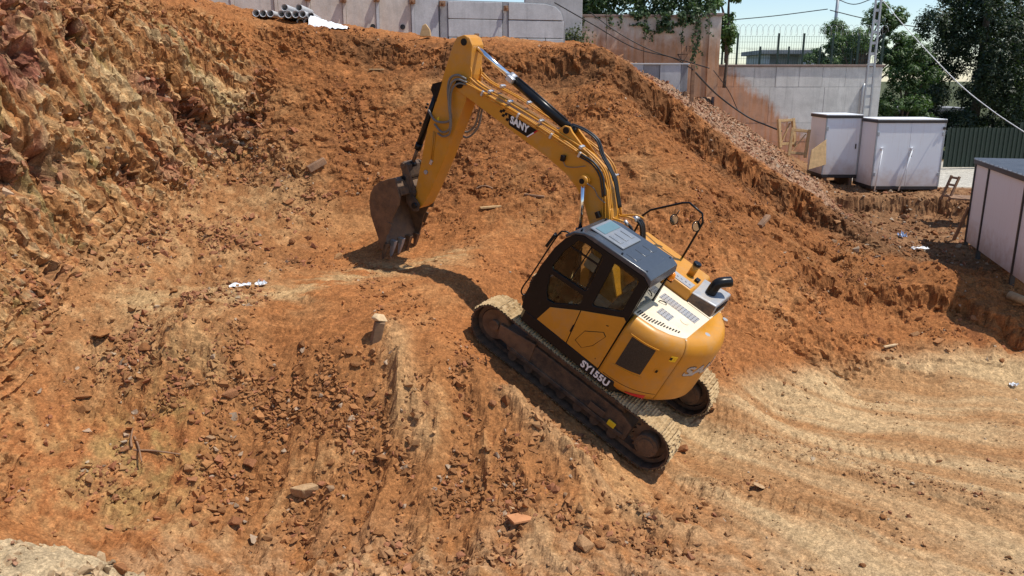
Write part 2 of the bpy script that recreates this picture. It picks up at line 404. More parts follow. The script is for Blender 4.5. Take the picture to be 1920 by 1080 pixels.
# lengths measured along the ground, so that relief does not stretch on slopes
AX = np.cumsum(np.sqrt(1+np.clip(gx, -2.5, 2.5)**2)*np.gradient(XL)[None, :], axis=1).astype(np.float32)
AY = np.cumsum(np.sqrt(1+np.clip(gy, -2.5, 2.5)**2)*np.gradient(YL)[:, None], axis=0).astype(np.float32)
AX = _blur2(AX, 0); AX -= AX[:, :1]; AY -= AY[:1, :]
AX = np.where(np.abs(TX) < 60, AX - np.interp(-16, XL, AX[len(YL)//2]), TX).astype(np.float32); AY = np.where(TY < 80, AY, TY).astype(np.float32)
wob = fbm2(TX, TY, .45, 3)
# zones
floor_m = sstep(.35, -.1, TZ + .25*wob) * sstep(1.2, 3.4, TX + 1.2*wob) * sstep(17.5, 15.6, TY)
cliff_m = sstep(1.0, 1.9, STEEP + .3*wob) * sstep(-5.2, -6.4, TX + .5*wob) * sstep(8.0, 11, TY)
talus_m = sstep(-3.2, -5.2, TX + .8*wob) * (1-cliff_m) * sstep(19, 17, TY) * sstep(8.5, 9.6, TY)
yard_m = sstep(11.6, 12.6, TX) * sstep(26.2, 27.0, TY)
grav_m = sstep(20.6, 21.2, TY + .25*wob) * sstep(2.2, 3.2, TX) * sstep(10.6, 9.6, TX + .6*wob) * sstep(6.6, 6.0, TZ)
ledge_m = sstep(7.0, 6.7, TY + .25*wob) * sstep(-1.6, -2.6, TX) * sstep(.2, .6, TZ)
rub_m = sstep(-5.8, -3.6, TX + .6*wob) * sstep(4.4, 2.4, TX + .8*wob + .25*(TY-9)) * sstep(12.4, 11.4, TY + .9*wob) * (1-floor_m)
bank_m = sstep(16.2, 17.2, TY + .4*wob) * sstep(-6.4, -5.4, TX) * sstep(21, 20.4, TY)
mound_m = sstep(5.2, 6.2, TX + .3*wob) * sstep(14.8, 15.6, TY) * sstep(20, 19, TY) * sstep(-.2, .2, TZ)

# ---- relief that the heights alone do not carry
low = fbm2(AX, AY, .8, 4, .5)
mid = fbm2(AX+31, AY-7, 3.2, 4, .55)
H = low*.16*(1-.8*floor_m)*(1-yard_m) + mid*.055*(1-.7*floor_m)*(1-yard_m)
# keep the ground under the machine as surveyed
exc = np.exp(-(((TX-1.35)*.77 - (TY-13.2)*.42)**2/4.5 + ((TX-1.35)*.51 + (TY-13.2)*.85)**2/2.2))
H *= (1 - .75*np.clip(exc*1.3, 0, 1))
# scraped gullies running down the banks
gul = fbm2(TX*1.0 + .5*TZ + .5*low, TZ*.3, 1.5, 4, .55, ridged=True)
H += (gul-.35)*.10*bank_m*sstep(.5, .9, STEEP)*sstep(-.1, .35, fbm2(AX+50, AY, .45, 3))
H += (fbm2(AX+20, AY+5, 1.3, 5, .55, ridged=True)-.35)*.07*bank_m
# mound faces and hollows to the right
H += (fbm2(TX*1.1, TY*.7+TZ, .9, 4, .55, ridged=True)-.4)*.18*mound_m
# ridges left by the blade, wheel tracks
RIDGES = [([(-1.9,12.15),(-1.72,11.6),(-1.57,11.25),(-1.32,10.7)], .26, .15), ([(0.0,11.55),(.4,11.1),(.79,10.8),(1.65,10.2),(2.45,9.7)], .24, .17),
          ([(3.53,13.2),(4.22,12.67),(4.78,12.17),(5.44,11.6),(6.12,11.25),(6.98,10.6),(7.6,10.1)], .34, .07), ([(2.53,11.9),(3.06,11.25),(3.66,10.76),(4.62,10.38),(5.17,10.2)], .32, .07)]
RD = []
for pts, wd, hh in RIDGES:
    d = line_dist(TX + .12*mid, TY + .12*low, pts); RD.append(d)
    H += hh*np.exp(-(d/wd)**2)*(1+.6*mid)
for pts in ([(3.7,13.9),(4.86,13.7),(6.2,13.4),(8.6,12.5)], [(5.9,15.0),(7.2,14.5),(9.4,13.9)], [(4.4,11.5),(6.0,10.8),(8.0,9.3)]):
    for off in (-.22, .0, .22):
        d = line_dist(TX, TY + off + .05*low, pts); H -= .02*np.exp(-(d/.06)**2)
# soft ridges running down the spoil in front of the machine
fan = fbm2((TX+.3)*(1.0+.05*(TY-10)) + .35*low, TY*.22, 1.05, 4, .5, ridged=True)
H += (fan-.35)*.27*rub_m*(1-np.clip(exc*2, 0, 1))
# raw scarps: crest of the back bank, the lip running down to the right, the undercut spoil mound
def scarp(pts, h, rec, x0, x1, wv_):
    xs_, ys_ = zip(*pts); yl = np.interp(TX, xs_, ys_) + wv_*low + .10*mid + .35*np.abs(low)*np.sign(wv_)
    d = yl - TY; hh = np.interp(TX, [q[0] for q in h], [q[1] for q in h]) if isinstance(h, list) else h
    return -hh*sstep(-.05, .22, d)*np.exp(-np.clip(d, 0, 9)/rec)*sstep(x0, x0+.6, TX)*sstep(x1, x1-.6, TX)*np.clip(1+1.6*low+.8*mid, .1, 2.2)
H += scarp([(-7.6,18.2),(-6.4,19.6),(-5.3,20.0),(-4.1,20.25),(-2.8,20.35),(2.0,20.3),(2.86,20.25),(3.7,20.35),(4.5,20.45),(6.5,20.45),(7.5,20.25),(8.5,19.95),(9.3,19.75)], [(-6,.10),(-3,.18),(0,.25),(2.5,.35),(4,.45),(7,.5),(8.5,.35),(9.3,.2)], 1.2, -6.6, 9.6, .30)
H += scarp([(6.0,17.0),(6.9,17.2),(7.7,17.1),(8.6,17.3),(9.4,17.1),(10.2,16.8),(11,16.3)], .34, .9, 5.9, 11.4, .35)
H += scarp([(4.4,18.0),(5.2,18.3),(6.2,18.6),(7.2,18.4),(8,18.2)], .28, .8, 4.3, 8.2, .4)
H += scarp([(9.6,25.0),(10.4,24.9),(11.4,25.0),(12.6,24.8),(13.6,24.6)], .45, 1.3, 9.5, 14.0, .3)
# haul track: wheel ruts sweeping out of the pit to the right
sw_a = np.arctan2(TY-15.6, TX+.2) + .03*low; sw_r = np.hypot(TX+.2, TY-15.6)
rut = fbm2(sw_a*7.0, sw_r*.10, 1.3, 4, .55); rut2 = fbm2(sw_a*26.0, sw_r*.18, 1.1, 2, .5)
H += floor_m*(rut*.05 + rut2*.020)
# ladder prints left by the tracks behind the machine
for p0_, p1_ in (((2.15,11.45),(5.2,9.95)), ((3.45,13.15),(7.6,11.9))):
    dx, dy = p1_[0]-p0_[0], p1_[1]-p0_[1]; L_ = math.hypot(dx, dy); tt = ((TX-p0_[0])*dx + (TY-p0_[1])*dy)/L_; dd = np.abs((TX-p0_[0])*dy - (TY-p0_[1])*dx)/L_
    m_ = sstep(.30, .24, dd)*sstep(0, .3, tt)*sstep(L_, L_-1.2, tt)
    H += m_*(-.030 + 0.018*(np.sin(tt*2*np.pi/.17 + 1.2*mid) > .2))
TZ = TZ + H

# clods: faceted cells at three sizes over the loose ground
N = len(x_); idx = np.nonzero(near)[0]
P2 = np.stack([AX.ravel()[idx], AY.ravel()[idx]], 1)
zz = TZ.ravel()[idx]
P3 = np.stack([x_[idx], y_[idx], zz*1.0], 1)
loose = np.clip(.30 + .55*rub_m + .45*talus_m + .15*bank_m + .15*mound_m + .7*grav_m - .7*floor_m - yard_m, 0, 1.3).ravel()[idx]
cl = fbm2(P2[:, 0], P2[:, 1], .9, 3); patch = sstep(-.15, .3, cl)
f1, r1, b1 = facets(P2, .20, 1); f2, r2, b2 = facets(P2 + .04*np.stack([f1, -f1], 1), .085, 2)
zz = zz + loose*(.3+.7*patch)*(np.clip(f1+.1, -.3, .7)*.085 + np.clip(f2, -.4, .7)*.06) + .030*fbm2(P2[:, 0], P2[:, 1], 7, 3, .6)*(1-yard_m.ravel()[idx])
TZ.ravel()[idx] = zz

# ---- steep rock: push the face out and in along its normal (ledges, blocks, tooth marks)
def soft(a):
    for ax in (0, 1): a = (np.roll(a, 2, ax) + np.roll(a, 1, ax) + a + np.roll(a, -1, ax) + np.roll(a, -2, ax))/5
    return a
gx, gy = slope_of(soft(TZ))
STEEP2 = soft(np.hypot(gx, gy))
nx, ny, nz = -gx.ravel(), -gy.ravel(), np.ones(N, np.float32)
ln = np.sqrt(nx*nx+ny*ny+1)
OX = np.zeros(N, np.float32); OY = np.zeros(N, np.float32); OZ = np.zeros(N, np.float32)
CID = np.nonzero((cliff_m.ravel() > .01) | ((bank_m.ravel() > .3) & (TZ.ravel() > 5.4) & (TY.ravel() < 20.8)) | ((STEEP2.ravel() > .8) & (TX.ravel() > -6) & (TX.ravel() < 14) & (TY.ravel() > 15) & (TY.ravel() < 26)))[0]
gs = slope_of(base_height(TX, TY).astype(np.float32)); _w = np.where(cliff_m > .3, 1.0, .0).astype(np.float32)
gs = (gs[0]*_w + gx*(1-_w), gs[1]*_w + gy*(1-_w))
cnx = (-gs[0].ravel()/np.sqrt(gs[0].ravel()**2+gs[1].ravel()**2+1))[CID]; cny = (-gs[1].ravel()/np.sqrt(gs[0].ravel()**2+gs[1].ravel()**2+1))[CID]
px, py, pz = x_[CID], y_[CID], TZ.ravel()[CID]
cm = cliff_m.ravel()[CID]
al = py*.92 - px*.39                      # distance along the face
P = np.stack([px*1.1, py, pz*.62 + .25*py], 1)
wv = perlin3(px*1.3, py*1.3, pz*1.3)
fa, ra, ba = facets(P + .12*wv[:, None], .38, 3)
fb, rb, bb = facets(P + .05*wv[:, None], .15, 4)
fc, rc, bc = facets(P, .07, 5)
blk = sstep(.0, .38, perlin3(px*.55+4, py*.55, pz*.7))            # where blocks stick out
pit = 0
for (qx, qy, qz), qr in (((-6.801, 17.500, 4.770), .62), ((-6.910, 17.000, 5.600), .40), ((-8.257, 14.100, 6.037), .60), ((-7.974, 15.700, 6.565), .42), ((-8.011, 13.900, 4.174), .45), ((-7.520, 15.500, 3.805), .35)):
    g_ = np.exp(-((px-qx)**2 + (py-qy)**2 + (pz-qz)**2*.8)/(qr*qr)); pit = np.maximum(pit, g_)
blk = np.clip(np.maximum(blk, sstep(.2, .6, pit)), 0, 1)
flute = fbm2(al + .10*perlin3(px*2, py*2, pz*.8) + .10*pz, pz*.07, 3.3, 4, .62, ridged=True) - .35
bulge = perlin3(px*.6, py*.6, pz*.6)
pock = sstep(.16, .42, perlin3(px*2.2, py*2.2+7, pz*1.7))*.22 + sstep(.2, .45, perlin3(px*5, py*5+3, pz*4))*.10
rid = 0; _a = 1.0; _f = 2.2
for _k in range(4):
    rid = rid + _a*(.5-np.abs(perlin3(px*_f + .4*wv, py*_f, pz*_f*.75 + 5*_k))); _a *= .55; _f *= 2.1
fin = perlin3(px*9, py*9, pz*7)*.030 + perlin3(px*19, py*19, pz*15)*.020
D = cm*(.20*bulge + flute*.22*(1-.35*blk) + fin + rid*.06*(.4+blk) + blk*(fa*.09 + fb*.09) - .30*pit + fc*.02 - pock*(.45+1.0*blk))
fade = sstep(.8, 1.4, STEEP2.ravel()[CID])
D += (1-cm)*((fa*.05 + fb*.035 + fc*.02 + .12*bulge + rid*.05 - pock*.35)*.45*(1-fade) + fade*(fa*.06 + fb*.05 + fc*.025 + .12*bulge + rid*.07 - pock*.4))
OX[CID] = cnx*D; OY[CID] = cny*D; OZ[CID] = D*.25 - .12*cm*np.abs(fb)
VX = x_ + OX; VY = y_ + OY; VZ = TZ.ravel() + OZ

# ---- soil colours (what the earth itself is made of)
def C(*c): return np.array(c, np.float32)
soil, soil_d, soil_l = C(.385,.148,.046), C(.265,.095,.032), C(.44,.200,.072)
n1 = fbm2(AX, AY, .55, 4, .55).ravel()[:, None]; n2 = fbm2(AX+9, AY+3, 2.4, 4, .6).ravel()[:, None]; n3 = fbm2(AX-5, AY, 9, 3, .6).ravel()[:, None]
def lerp(a, b, t): return a + (b-a)*t
col = lerp(np.broadcast_to(soil, (N, 3)), soil_l, sstep(.0, .5, n1 + .4*n2))
col = lerp(col, soil_d, sstep(.05, .45, -n1*.8 + .5*n2 - .1))
M_ = lambda m: m.ravel()[:, None]
bandn = sstep(-.2, .3, n2 + .5*n1)
# dry pale floor with orange smears
fl = lerp(C(.42,.215,.088), C(.55,.365,.185), sstep(-.36, .28, (rut + .35*rut2).ravel()[:, None] + .25*n1))
fl = lerp(fl, C(.36,.165,.062), sstep(.18, .5, -rut.ravel()[:, None] + .3*n2)*.7)
col = lerp(col, fl, M_(floor_m))
# rubble in front: browner, then pale towards the camera
col = lerp(col, lerp(C(.365,.155,.052), C(.49,.265,.108), sstep(.22, .6, .9*n1+.3*n3+.55*(fan.ravel()[:, None]-.3))), M_(rub_m)*.8)
col = lerp(col, C(.52,.36,.2), M_(sstep(10.2, 8.8, TY + .8*wob)*sstep(-6, -4.4, TX)*(1-ledge_m))*.42*sstep(-.3, .2, n2))
# talus and hollow on the left
col = lerp(col, lerp(C(.38,.175,.065), C(.47,.265,.115), bandn), M_(talus_m*sstep(10.4, 11.6, TY + .6*wob))*.85)
col = lerp(col, lerp(C(.42,.165,.055), C(.46,.25,.10), bandn), M_(talus_m*sstep(11.2, 10.0, TY + .6*wob))*.8)
hol = talus_m*np.exp(-((TX+5.0)**2/.9 + (TY-10.2)**2/1.2))
col = lerp(col, C(.34,.22,.07), M_(hol)*.8*sstep(-.2, .3, n2))
col = lerp(col, C(.52,.38,.22), M_(ledge_m))
col = lerp(col, lerp(C(.33,.17,.09), C(.44,.27,.17), sstep(-.3, .3, n3)), M_(grav_m))
col = lerp(col, C(.58,.54,.46), M_(yard_m*sstep(37, 36, TY)))
col = lerp(col, C(.10,.11,.05), M_(sstep(36, 37.5, TY)))
cab_m = sstep(7.4, 8.6, TX+.4*wob)*sstep(18.8, 19.8, TY)*(1-grav_m)*(1-yard_m)*sstep(34, 30, TY)
col = lerp(col, lerp(C(.22,.115,.055), C(.30,.17,.085), bandn), M_(cab_m)*.8)
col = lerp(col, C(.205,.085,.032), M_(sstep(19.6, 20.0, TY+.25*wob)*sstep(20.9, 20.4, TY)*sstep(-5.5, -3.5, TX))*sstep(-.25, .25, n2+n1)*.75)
col = lerp(col, C(.33,.15,.055), M_(np.exp(-(RD[2]/.36)**2)*floor_m)*.65*sstep(-.35, .2, n2+n1)); col = lerp(col, C(.34,.16,.06), M_(np.exp(-(RD[3]/.34)**2))*.65*sstep(-.35, .2, n2+n1))
col = lerp(col, C(.52,.32,.15), M_(np.exp(-(RD[0]/.24)**2))*.55); col = lerp(col, C(.50,.31,.15), M_(np.exp(-(RD[1]/.22)**2))*.55)
scr = np.exp(-(line_dist(TX, TY, [(-6.2,13.0),(-4.6,12.9),(-3.6,13.0),(-2.6,14.3),(-1.2,15.3)])/.5)**2)
col = lerp(col, C(.54,.36,.17), M_(scr)*.75*sstep(-.25, .2, fbm2(TX*.6, TY*2.2, 2.0, 4).ravel()[:, None]))
# rock face: bands of ochre, purple red, cream and olive
if True:
    cr = col[CID]
    s1 = 1.25*fbm2(al + .10*pz, pz*.09, 3.4, 4, .65)[:, None]; s2 = perlin3(px*1.6+3, py*1.6, pz*1.6)[:, None]; s3 = perlin3(px*.5, py*.5+9, pz*.6)[:, None]
    rk = lerp(C(.40,.185,.065), C(.52,.31,.135), sstep(.05, .4, s1))
    rk = lerp(rk, C(.36,.135,.05), sstep(.0, .4, -s1 + .4*s2))
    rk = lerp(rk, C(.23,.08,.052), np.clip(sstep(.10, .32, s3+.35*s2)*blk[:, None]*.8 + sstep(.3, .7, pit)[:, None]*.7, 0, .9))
    rk = lerp(rk, C(.33,.23,.085), sstep(.22, .40, fbm2(al+4, pz*.12, 2.6, 3)[:, None])*.85)
    rk = lerp(rk, C(.46,.22,.13), sstep(.72, .86, ra[:, None])*blk[:, None]*.8)
    rk = lerp(rk, C(.58,.41,.21), sstep(.26, .46, flute[:, None])*.75*(1-.5*blk[:, None]))
    rk = rk*(.86+.28*rb[:, None])*(1 + .35*perlin3(px*7, py*7, pz*2.2) + .30*perlin3(px*16, py*16, pz*9))[:, None]
    cr = cr*(1 + .35*perlin3(px*5, py*5, pz*5) + .3*perlin3(px*13, py*13, pz*13))[:, None]
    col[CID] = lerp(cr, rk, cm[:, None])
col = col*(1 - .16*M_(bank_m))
rr = np.zeros(N, np.float32); rr[idx] = r2-.5
col = col*(1 + .28*n3 + .12*n2)*(1 + .34*rr[:, None])
_lum = col @ np.array([.3,.6,.1], np.float32)
col = lerp(col, _lum[:, None]*C(1.15,.98,.75), .03)
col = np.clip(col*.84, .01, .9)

t = NT('earth'); at = t.n('Attribute', attribute_name='soil'); co = t.coord('Object')
na = t.noise(co, 22, 6, .7); nb = t.noise(co, 90, 4, .7)
c = t.mix(1.0, at.outputs['Color'], t.ramp(na, [(.28, .60), (.5, 1.0), (.75, 1.28)]), 'MULTIPLY')
c = t.mix(1.0, c, t.ramp(nb, [(.30, .62), (.52, 1.02), (.75, 1.38)]), 'MULTIPLY')
# crumbs: every small cell of soil has its own tone and stands a little proud
wp = t.n('VectorMath', operation='ADD'); t.l(co, wp.inputs[0]); wn = t.n('TexNoise'); wn.inputs['Scale'].default_value = 30; t.l(co, wn.inputs['Vector']); wsc = t.n('VectorMath', operation='SCALE'); wsc.inputs['Scale'].default_value = .03; t.l(wn.outputs['Color'], wsc.inputs[0]); t.l(wsc.outputs[0], wp.inputs[1])
vo = t.n('TexVoronoi'); vo.inputs['Scale'].default_value = 34; t.l(wp.outputs[0], vo.inputs['Vector']); vs_ = t.n('SeparateColor'); t.l(vo.outputs['Color'], vs_.inputs[0])
c = t.mix(1.0, c, t.ramp(vs_.outputs[0], [(0.0, .80), (.5, 1.0), (1.0, 1.17)]), 'MULTIPLY')
c = t.mix(1.0, c, t.ramp(vo.outputs['Distance'], [(.35, 1.04), (.75, .86)]), 'MULTIPLY')
t.set('Base Color', c).set('Roughness', .95); t.b.inputs['Specular IOR Level'].default_value = .15
h = t.math('ADD', t.math('MULTIPLY', na, .7), t.math('MULTIPLY', nb, .35)); h = t.math('SUBTRACT', h, t.math('MULTIPLY', vo.outputs['Distance'], .6))
t.bump(h, .55, .014)
MAT_EARTH = t.m
t = NT('stone'); at = t.n('Attribute', attribute_name='soil'); co = t.coord('Object'); na = t.noise(co, 40, 4, .65)
t.set('Base Color', t.mix(1.0, at.outputs['Color'], t.ramp(na, [(.3, .78), (.7, 1.2)]), 'MULTIPLY')).set('Roughness', .85); t.b.inputs['Specular IOR Level'].default_value = .25
MAT_STONE = t.m

def grid_mesh(name, X, Y, Z, shape, colr):
    me = bpy.data.meshes.new(name)
    ny_, nx_ = shape; n = nx_*ny_
    me.vertices.add(n)
    me.vertices.foreach_set('co', np.stack([X, Y, Z], 1).astype(np.float32).ravel())
    a = (np.arange(ny_-1)[:, None]*nx_ + np.arange(nx_-1)[None, :]).ravel()
    q = np.stack([a, a+1, a+nx_+1, a+nx_], 1).astype(np.int32)
    me.loops.add(q.size); me.loops.foreach_set('vertex_index', q.ravel())
    me.polygons.add(len(q)); me.polygons.foreach_set('loop_start', np.arange(0, q.size, 4, dtype=np.int32))
    me.polygons.foreach_set('use_smooth', np.zeros(len(q), bool))
    me.update(calc_edges=True); me.validate()
    ca = me.attributes.new('soil', 'FLOAT_COLOR', 'POINT')
    ca.data.foreach_set('color', np.concatenate([colr, np.ones((n, 1))], 1).astype(np.float32).ravel())
    return me
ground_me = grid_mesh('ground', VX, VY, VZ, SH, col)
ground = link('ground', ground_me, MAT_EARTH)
tag(ground, 'orange brown earth of the excavated pit with its banks and rock face', None, None, 'structure')

def ground_at(x, y):
    """index of the grid vertex nearest to x, y"""
    i = np.clip(np.searchsorted(XL, x), 1, len(XL)-1); i = np.where(np.abs(XL[i-1]-x) < np.abs(XL[i]-x), i-1, i)
    j = np.clip(np.searchsorted(YL, y), 1, len(YL)-1); j = np.where(np.abs(YL[j-1]-y) < np.abs(YL[j]-y), j-1, j)
    return j*len(XL)+i
def gz(x, y): return float(VZ[int(ground_at(np.array(x), np.array(y)))])

# ---------------------------------------------------------------- walls and buildings round the pit
def mat_concrete(name, base, stain=None, stain_hi=0.0, stain_soft=.4, streak=.35, diag=None):
    """cast concrete: blotches, drip streaks, and an earth stain up to a ragged line (object z, optional slope along x)"""
    t = NT(name); co = t.coord('Object')
    n1 = t.noise(co, 1.6, 6, .65); n2 = t.noise(t.coord('Object', (5.0, 5.0, .35)), 1.6, 5, .6); n3 = t.noise(co, 30, 4, .7)
    c = t.mix(t.ramp(n1, [(.3, 0.), (.72, 1.)]), tuple(b*.78 for b in base), tuple(min(.9, b*1.12) for b in base))
    c = t.mix(t.math('MULTIPLY', t.ramp(n2, [(.52, 0.), (.75, 1.)]), streak), c, tuple(b*.42 for b in base))
    if stain is not None:
        sx = t.n('SeparateXYZ'); t.l(co, sx.inputs[0])
        z = sx.outputs['Z']
        if diag: z = t.math('ADD', z, t.math('MULTIPLY', sx.outputs['X'], diag))
        z = t.math('ADD', z, t.math('MULTIPLY', t.math('SUBTRACT', n1, .5), 1.3))
        z = t.math('ADD', z, t.math('MULTIPLY', t.math('SUBTRACT', n2, .5), .8))
        mr = t.n('MapRange'); mr.inputs[1].default_value = stain_hi + stain_soft; mr.inputs[2].default_value = stain_hi - stain_soft
        t.l(z, mr.inputs[0])
        sc_ = t.mix(t.ramp(n1, [(.35, 0.), (.65, 1.)]), tuple(s*.75 for s in stain), tuple(s*1.15 for s in stain))
        f = t.math('MULTIPLY', mr.outputs[0], t.ramp(n2, [(.3, .95), (.75, .6)]))
        c = t.mix(f, c, sc_)
    c = t.mix(1.0, c, t.ramp(n3, [(.3, .88), (.7, 1.1)]), 'MULTIPLY')
    t.set('Base Color', c).set('Roughness', .9); t.b.inputs['Specular IOR Level'].default_value = .2
    t.bump(n3, .4, .006); return t.m
CG = mat_concrete('grey_concrete', (.47,.48,.49), None)
CGD = mat_concrete('dark_concrete', (.30,.30,.31), None)
CST = mat_concrete('earth_stained_concrete', (.56,.53,.49), (.54,.40,.29), 1.0, 1.2, .3)
CSW = mat_concrete('orange_stained_wall', (.58,.53,.46), (.44,.20,.08), 2.15, .45, .35)
CRW = mat_concrete('pale_wall_with_stain', (.62,.60,.56), (.50,.21,.08), 4.55, .25, .45, .80)
COP = mat_basic('coping_brown', (.24,.17,.14), .8, 0, .2, 8.0)
WOOD = mat_basic('raw_timber', (.52,.34,.16), .75, 0, .25, 9.0, (.35,.2,.1), .25)
WOODD = mat_basic('weathered_timber', (.23,.13,.075), .85, 0, .35, 9.0, (.36,.2,.1), .35)
t = NT('white_sandwich_panel'); co = t.coord('Object'); sx = t.n('SeparateXYZ'); t.l(co, sx.inputs[0]); n1 = t.noise(co, 3.5, 6, .7); n2 = t.noise(t.coord('Object', (9, 9, .6)), 2, 5, .65)
mr = t.n('MapRange'); mr.inputs[1].default_value = .75; mr.inputs[2].default_value = -.05; t.l(t.math('ADD', sx.outputs['Z'], t.math('MULTIPLY', t.math('SUBTRACT', n1, .5), 1.1)), mr.inputs[0])
f = t.math('MULTIPLY', mr.outputs[0], .75); f = t.math('MAXIMUM', f, t.math('MULTIPLY', t.ramp(n2, [(.55, 0.), (.8, 1.)]), .22))
t.set('Base Color', t.mix(f, (.80,.81,.82), (.46,.29,.17))).set('Roughness', .5); WPANEL = t.m
DARKM = mat_basic('dark_brown_profile', (.035,.028,.026), .5, 0, .2, 6.0)
FENCEG = mat_basic('green_painted_steel', (.012,.035,.024), .5, 0, .2, 6.0)
CORR = mat_basic('dark_green_sheet', (.016,.032,.020), .45, 0, .15, 2.0)
GALV = mat_basic('galvanised_steel', (.42,.43,.44), .45, .6, .12, 5.0)
ROOFS = mat_basic('grey_sheet_roof', (.20,.215,.235), .35, .5, .1, 3.0)
PVC = mat_basic('grey_plastic_pipe', (.50,.50,.50), .5, 0, .08, 6.0)
CABLE = mat_basic('black_cable', (.012,.012,.012), .6, 0, .1)
ROPE = mat_basic('white_rope', (.68,.68,.66), .7, 0, .1)
TARP = mat_basic('white_tarpaulin', (.78,.79,.80), .5, 0, .05, 4.0)
def V3(p): return Vector(p)
def wall_frame(name, a, b, zb, label):
    """empty at the foot of a wall running from a to b (x, y); returns object and length. local x along, y behind, z up"""
    a = Vector((a[0], a[1], 0)); b = Vector((b[0], b[1], 0)); d = b-a
    o = empty(name, (a.x, a.y, zb), math.atan2(d.y, d.x)); tag(o, label, 'wall'); return o, d.length

# long retaining wall above the pit: stained panels on the left, clean grey panels on the right
A_, B_ = (-10.157, 23.600, 7.335), (1.720, 26.600, 7.395)
rwall, LW = wall_frame('retaining_wall', A_[:2], B_[:2], 6.3, 'long panelled concrete retaining wall behind the top of the pit')
def along(u): 
    return u
ux = [(x-280)/(1062-280) for x in (280,346,424,502,562,628,691,759,812,826,936,946,1062)]
xs_ = [((1-f)*0 + f)*LW*(1-.06*(1-f)*f) for f in ux]
back = MB(); back.box((0,.12,0), (xs_[8],.5,3.2)); back.prism([(xs_[8],0),(LW,0),(LW,.98),(LW-.06,1.28),(LW-.26,1.52),(LW-.6,1.64),(xs_[8],1.66)], .12, .5); hp_ = back.build('wall_core', CGD, rwall)
for k in range(8):
    x0, x1 = xs_[k]+.05, xs_[k+1]-.05
    m_ = CST
    if k < 7 or True: MB().box((x0, .02 if k % 2 else .04, 0), (x1, .119, 3.15)).build('panel', m_ if k < 7 else CG, rwall, .012)
    MB().box((xs_[k]-.045, -.01, 0), (xs_[k]+.045, .119, 3.17)).build('joint_cover', CG if k > 5 else CST, rwall, .008)
for x0, x1 in ((xs_[9]+.03, xs_[10]-.02), (xs_[11]+.02, LW-.08)):
    xm = (x0+x1)/2
    for j, (za, zb2) in enumerate(((0.0,.56),(.585,1.10),(1.12,1.62))):
        if x1 > LW-.2 and j == 2: MB().prism([(x0,za),(LW-.10,za),(LW-.18,1.36),(LW-.36,1.52),(LW-.7,1.60),(x0,1.62)], .01, .119).build('panel', CG, rwall, .01); continue
        if j == 0:
            n = 3; 
            for q in range(n): MB().box((x0+(x1-x0)*q/n+.01, .0, za), (x0+(x1-x0)*(q+1)/n-.01, .119, zb2)).build('panel', CG, rwall, .01)
        else: MB().box((x0, .02, za), (x1, .119, zb2)).build('panel', CG, rwall, .01)
for x0, x1 in ((xs_[8], xs_[9]+.02), (xs_[10], xs_[11]+.01)): MB().box((x0, .045, 0), (x1, .118, 1.64)).build('pillar', CGD, rwall, .006)
for k, zz in ((3,1.62),(4,1.60),(5,1.64),(6,1.60),(7,1.55)):
    b = MB(); x = xs_[k+1]-.02 if k < 7 else xs_[8]+.06; b.box((x-.09,-.12,zz-.09), (x+.09,.0,zz+.06)); b.cyl((x,-.12,zz-.02), (x,-.22,zz-.02), .04, 10); b.build('anchor_head', WOODD, rwall, .01)
for x, zz in ((xs_[10]+.08,1.45),(xs_[9]+.9,.62),(xs_[11]+.75,.42)):
    b = MB(); b.box((x-.07,-.09,zz-.08), (x+.07,.0,zz+.07)); b.cyl((x,-.09,zz), (x,-.17,zz), .035, 10); b.build('anchor_head', WOODD, rwall, .01)
for u_, zz in ((675,.85),(732,.85)):
    f = (u_-280)/(782); b = MB(); b.cyl((f*LW, .015, zz), (f*LW, .12, zz), .075, 16); b.build('drain_hole', CABLE, rwall)
# paler wall further back, above its rounded end
pw, L_ = wall_frame('upper_wall', (0.461, 29.200, 7.921)[:2], (2.452, 29.400, 7.937)[:2], 6.2, 'pale concrete wall rising behind the rounded end of the grey panels')
MB().box((0,0,0), (L_,.4,3.4)).build('panel', mat_concrete('pale_concrete', (.47,.47,.46)), pw, .01); MB().box((0,-.03,3.4), (L_,.45,3.5)).build('coping', CG, pw, .01)
# stained wall carrying the ivy
sw, L_ = wall_frame('stained_wall', (2.013, 30.000, 7.805)[:2], (7.492, 30.200, 7.820)[:2], 5.0, 'orange stained concrete wall under the hanging ivy')
for k in range(4): MB().box((L_*k/4+.008, 0, 0), (L_*(k+1)/4-.008-.0, .35, 2.78)).build('panel', CSW, sw, .006)
MB().box((-.02,-.06,2.78), (L_-.42,.41,2.86)).build('coping', COP, sw, .01); MB().box((L_-.40,-.05,0), (L_+.02,.40,2.82)).build('pier', CSW, sw, .01); MB().box((L_-.46,-.10,2.82), (L_+.08,.46,2.92)).build('pier_cap', COP, sw, .015)
def stroke(name, parent, pts, r, mat): return MB().tube([Vector(p) for p in pts], r, 5).build(name, mat, parent)
gx_ = L_*(1283-1066)/286; stroke('painted_mark', sw, [(gx_-.18,-.004,1.50),(gx_+.19,-.004,1.50),(gx_+.03,-.004,1.22),(gx_-.18,-.004,1.50)], .011, CABLE)
vs, fs = None, None
WRITE = (gx_, sw)
for q in ([(.10,1.70),(.14,1.80),(.14,1.60)], [(.22,1.76),(.27,1.80),(.31,1.76),(.22,1.61),(.33,1.61)], [(.46,1.80),(.40,1.72),(.40,1.63),(.45,1.60),(.49,1.64),(.46,1.70),(.40,1.68)]):
    stroke('painted_digit', sw, [(gx_+x, -.004, z) for x, z in q], .009, CABLE)
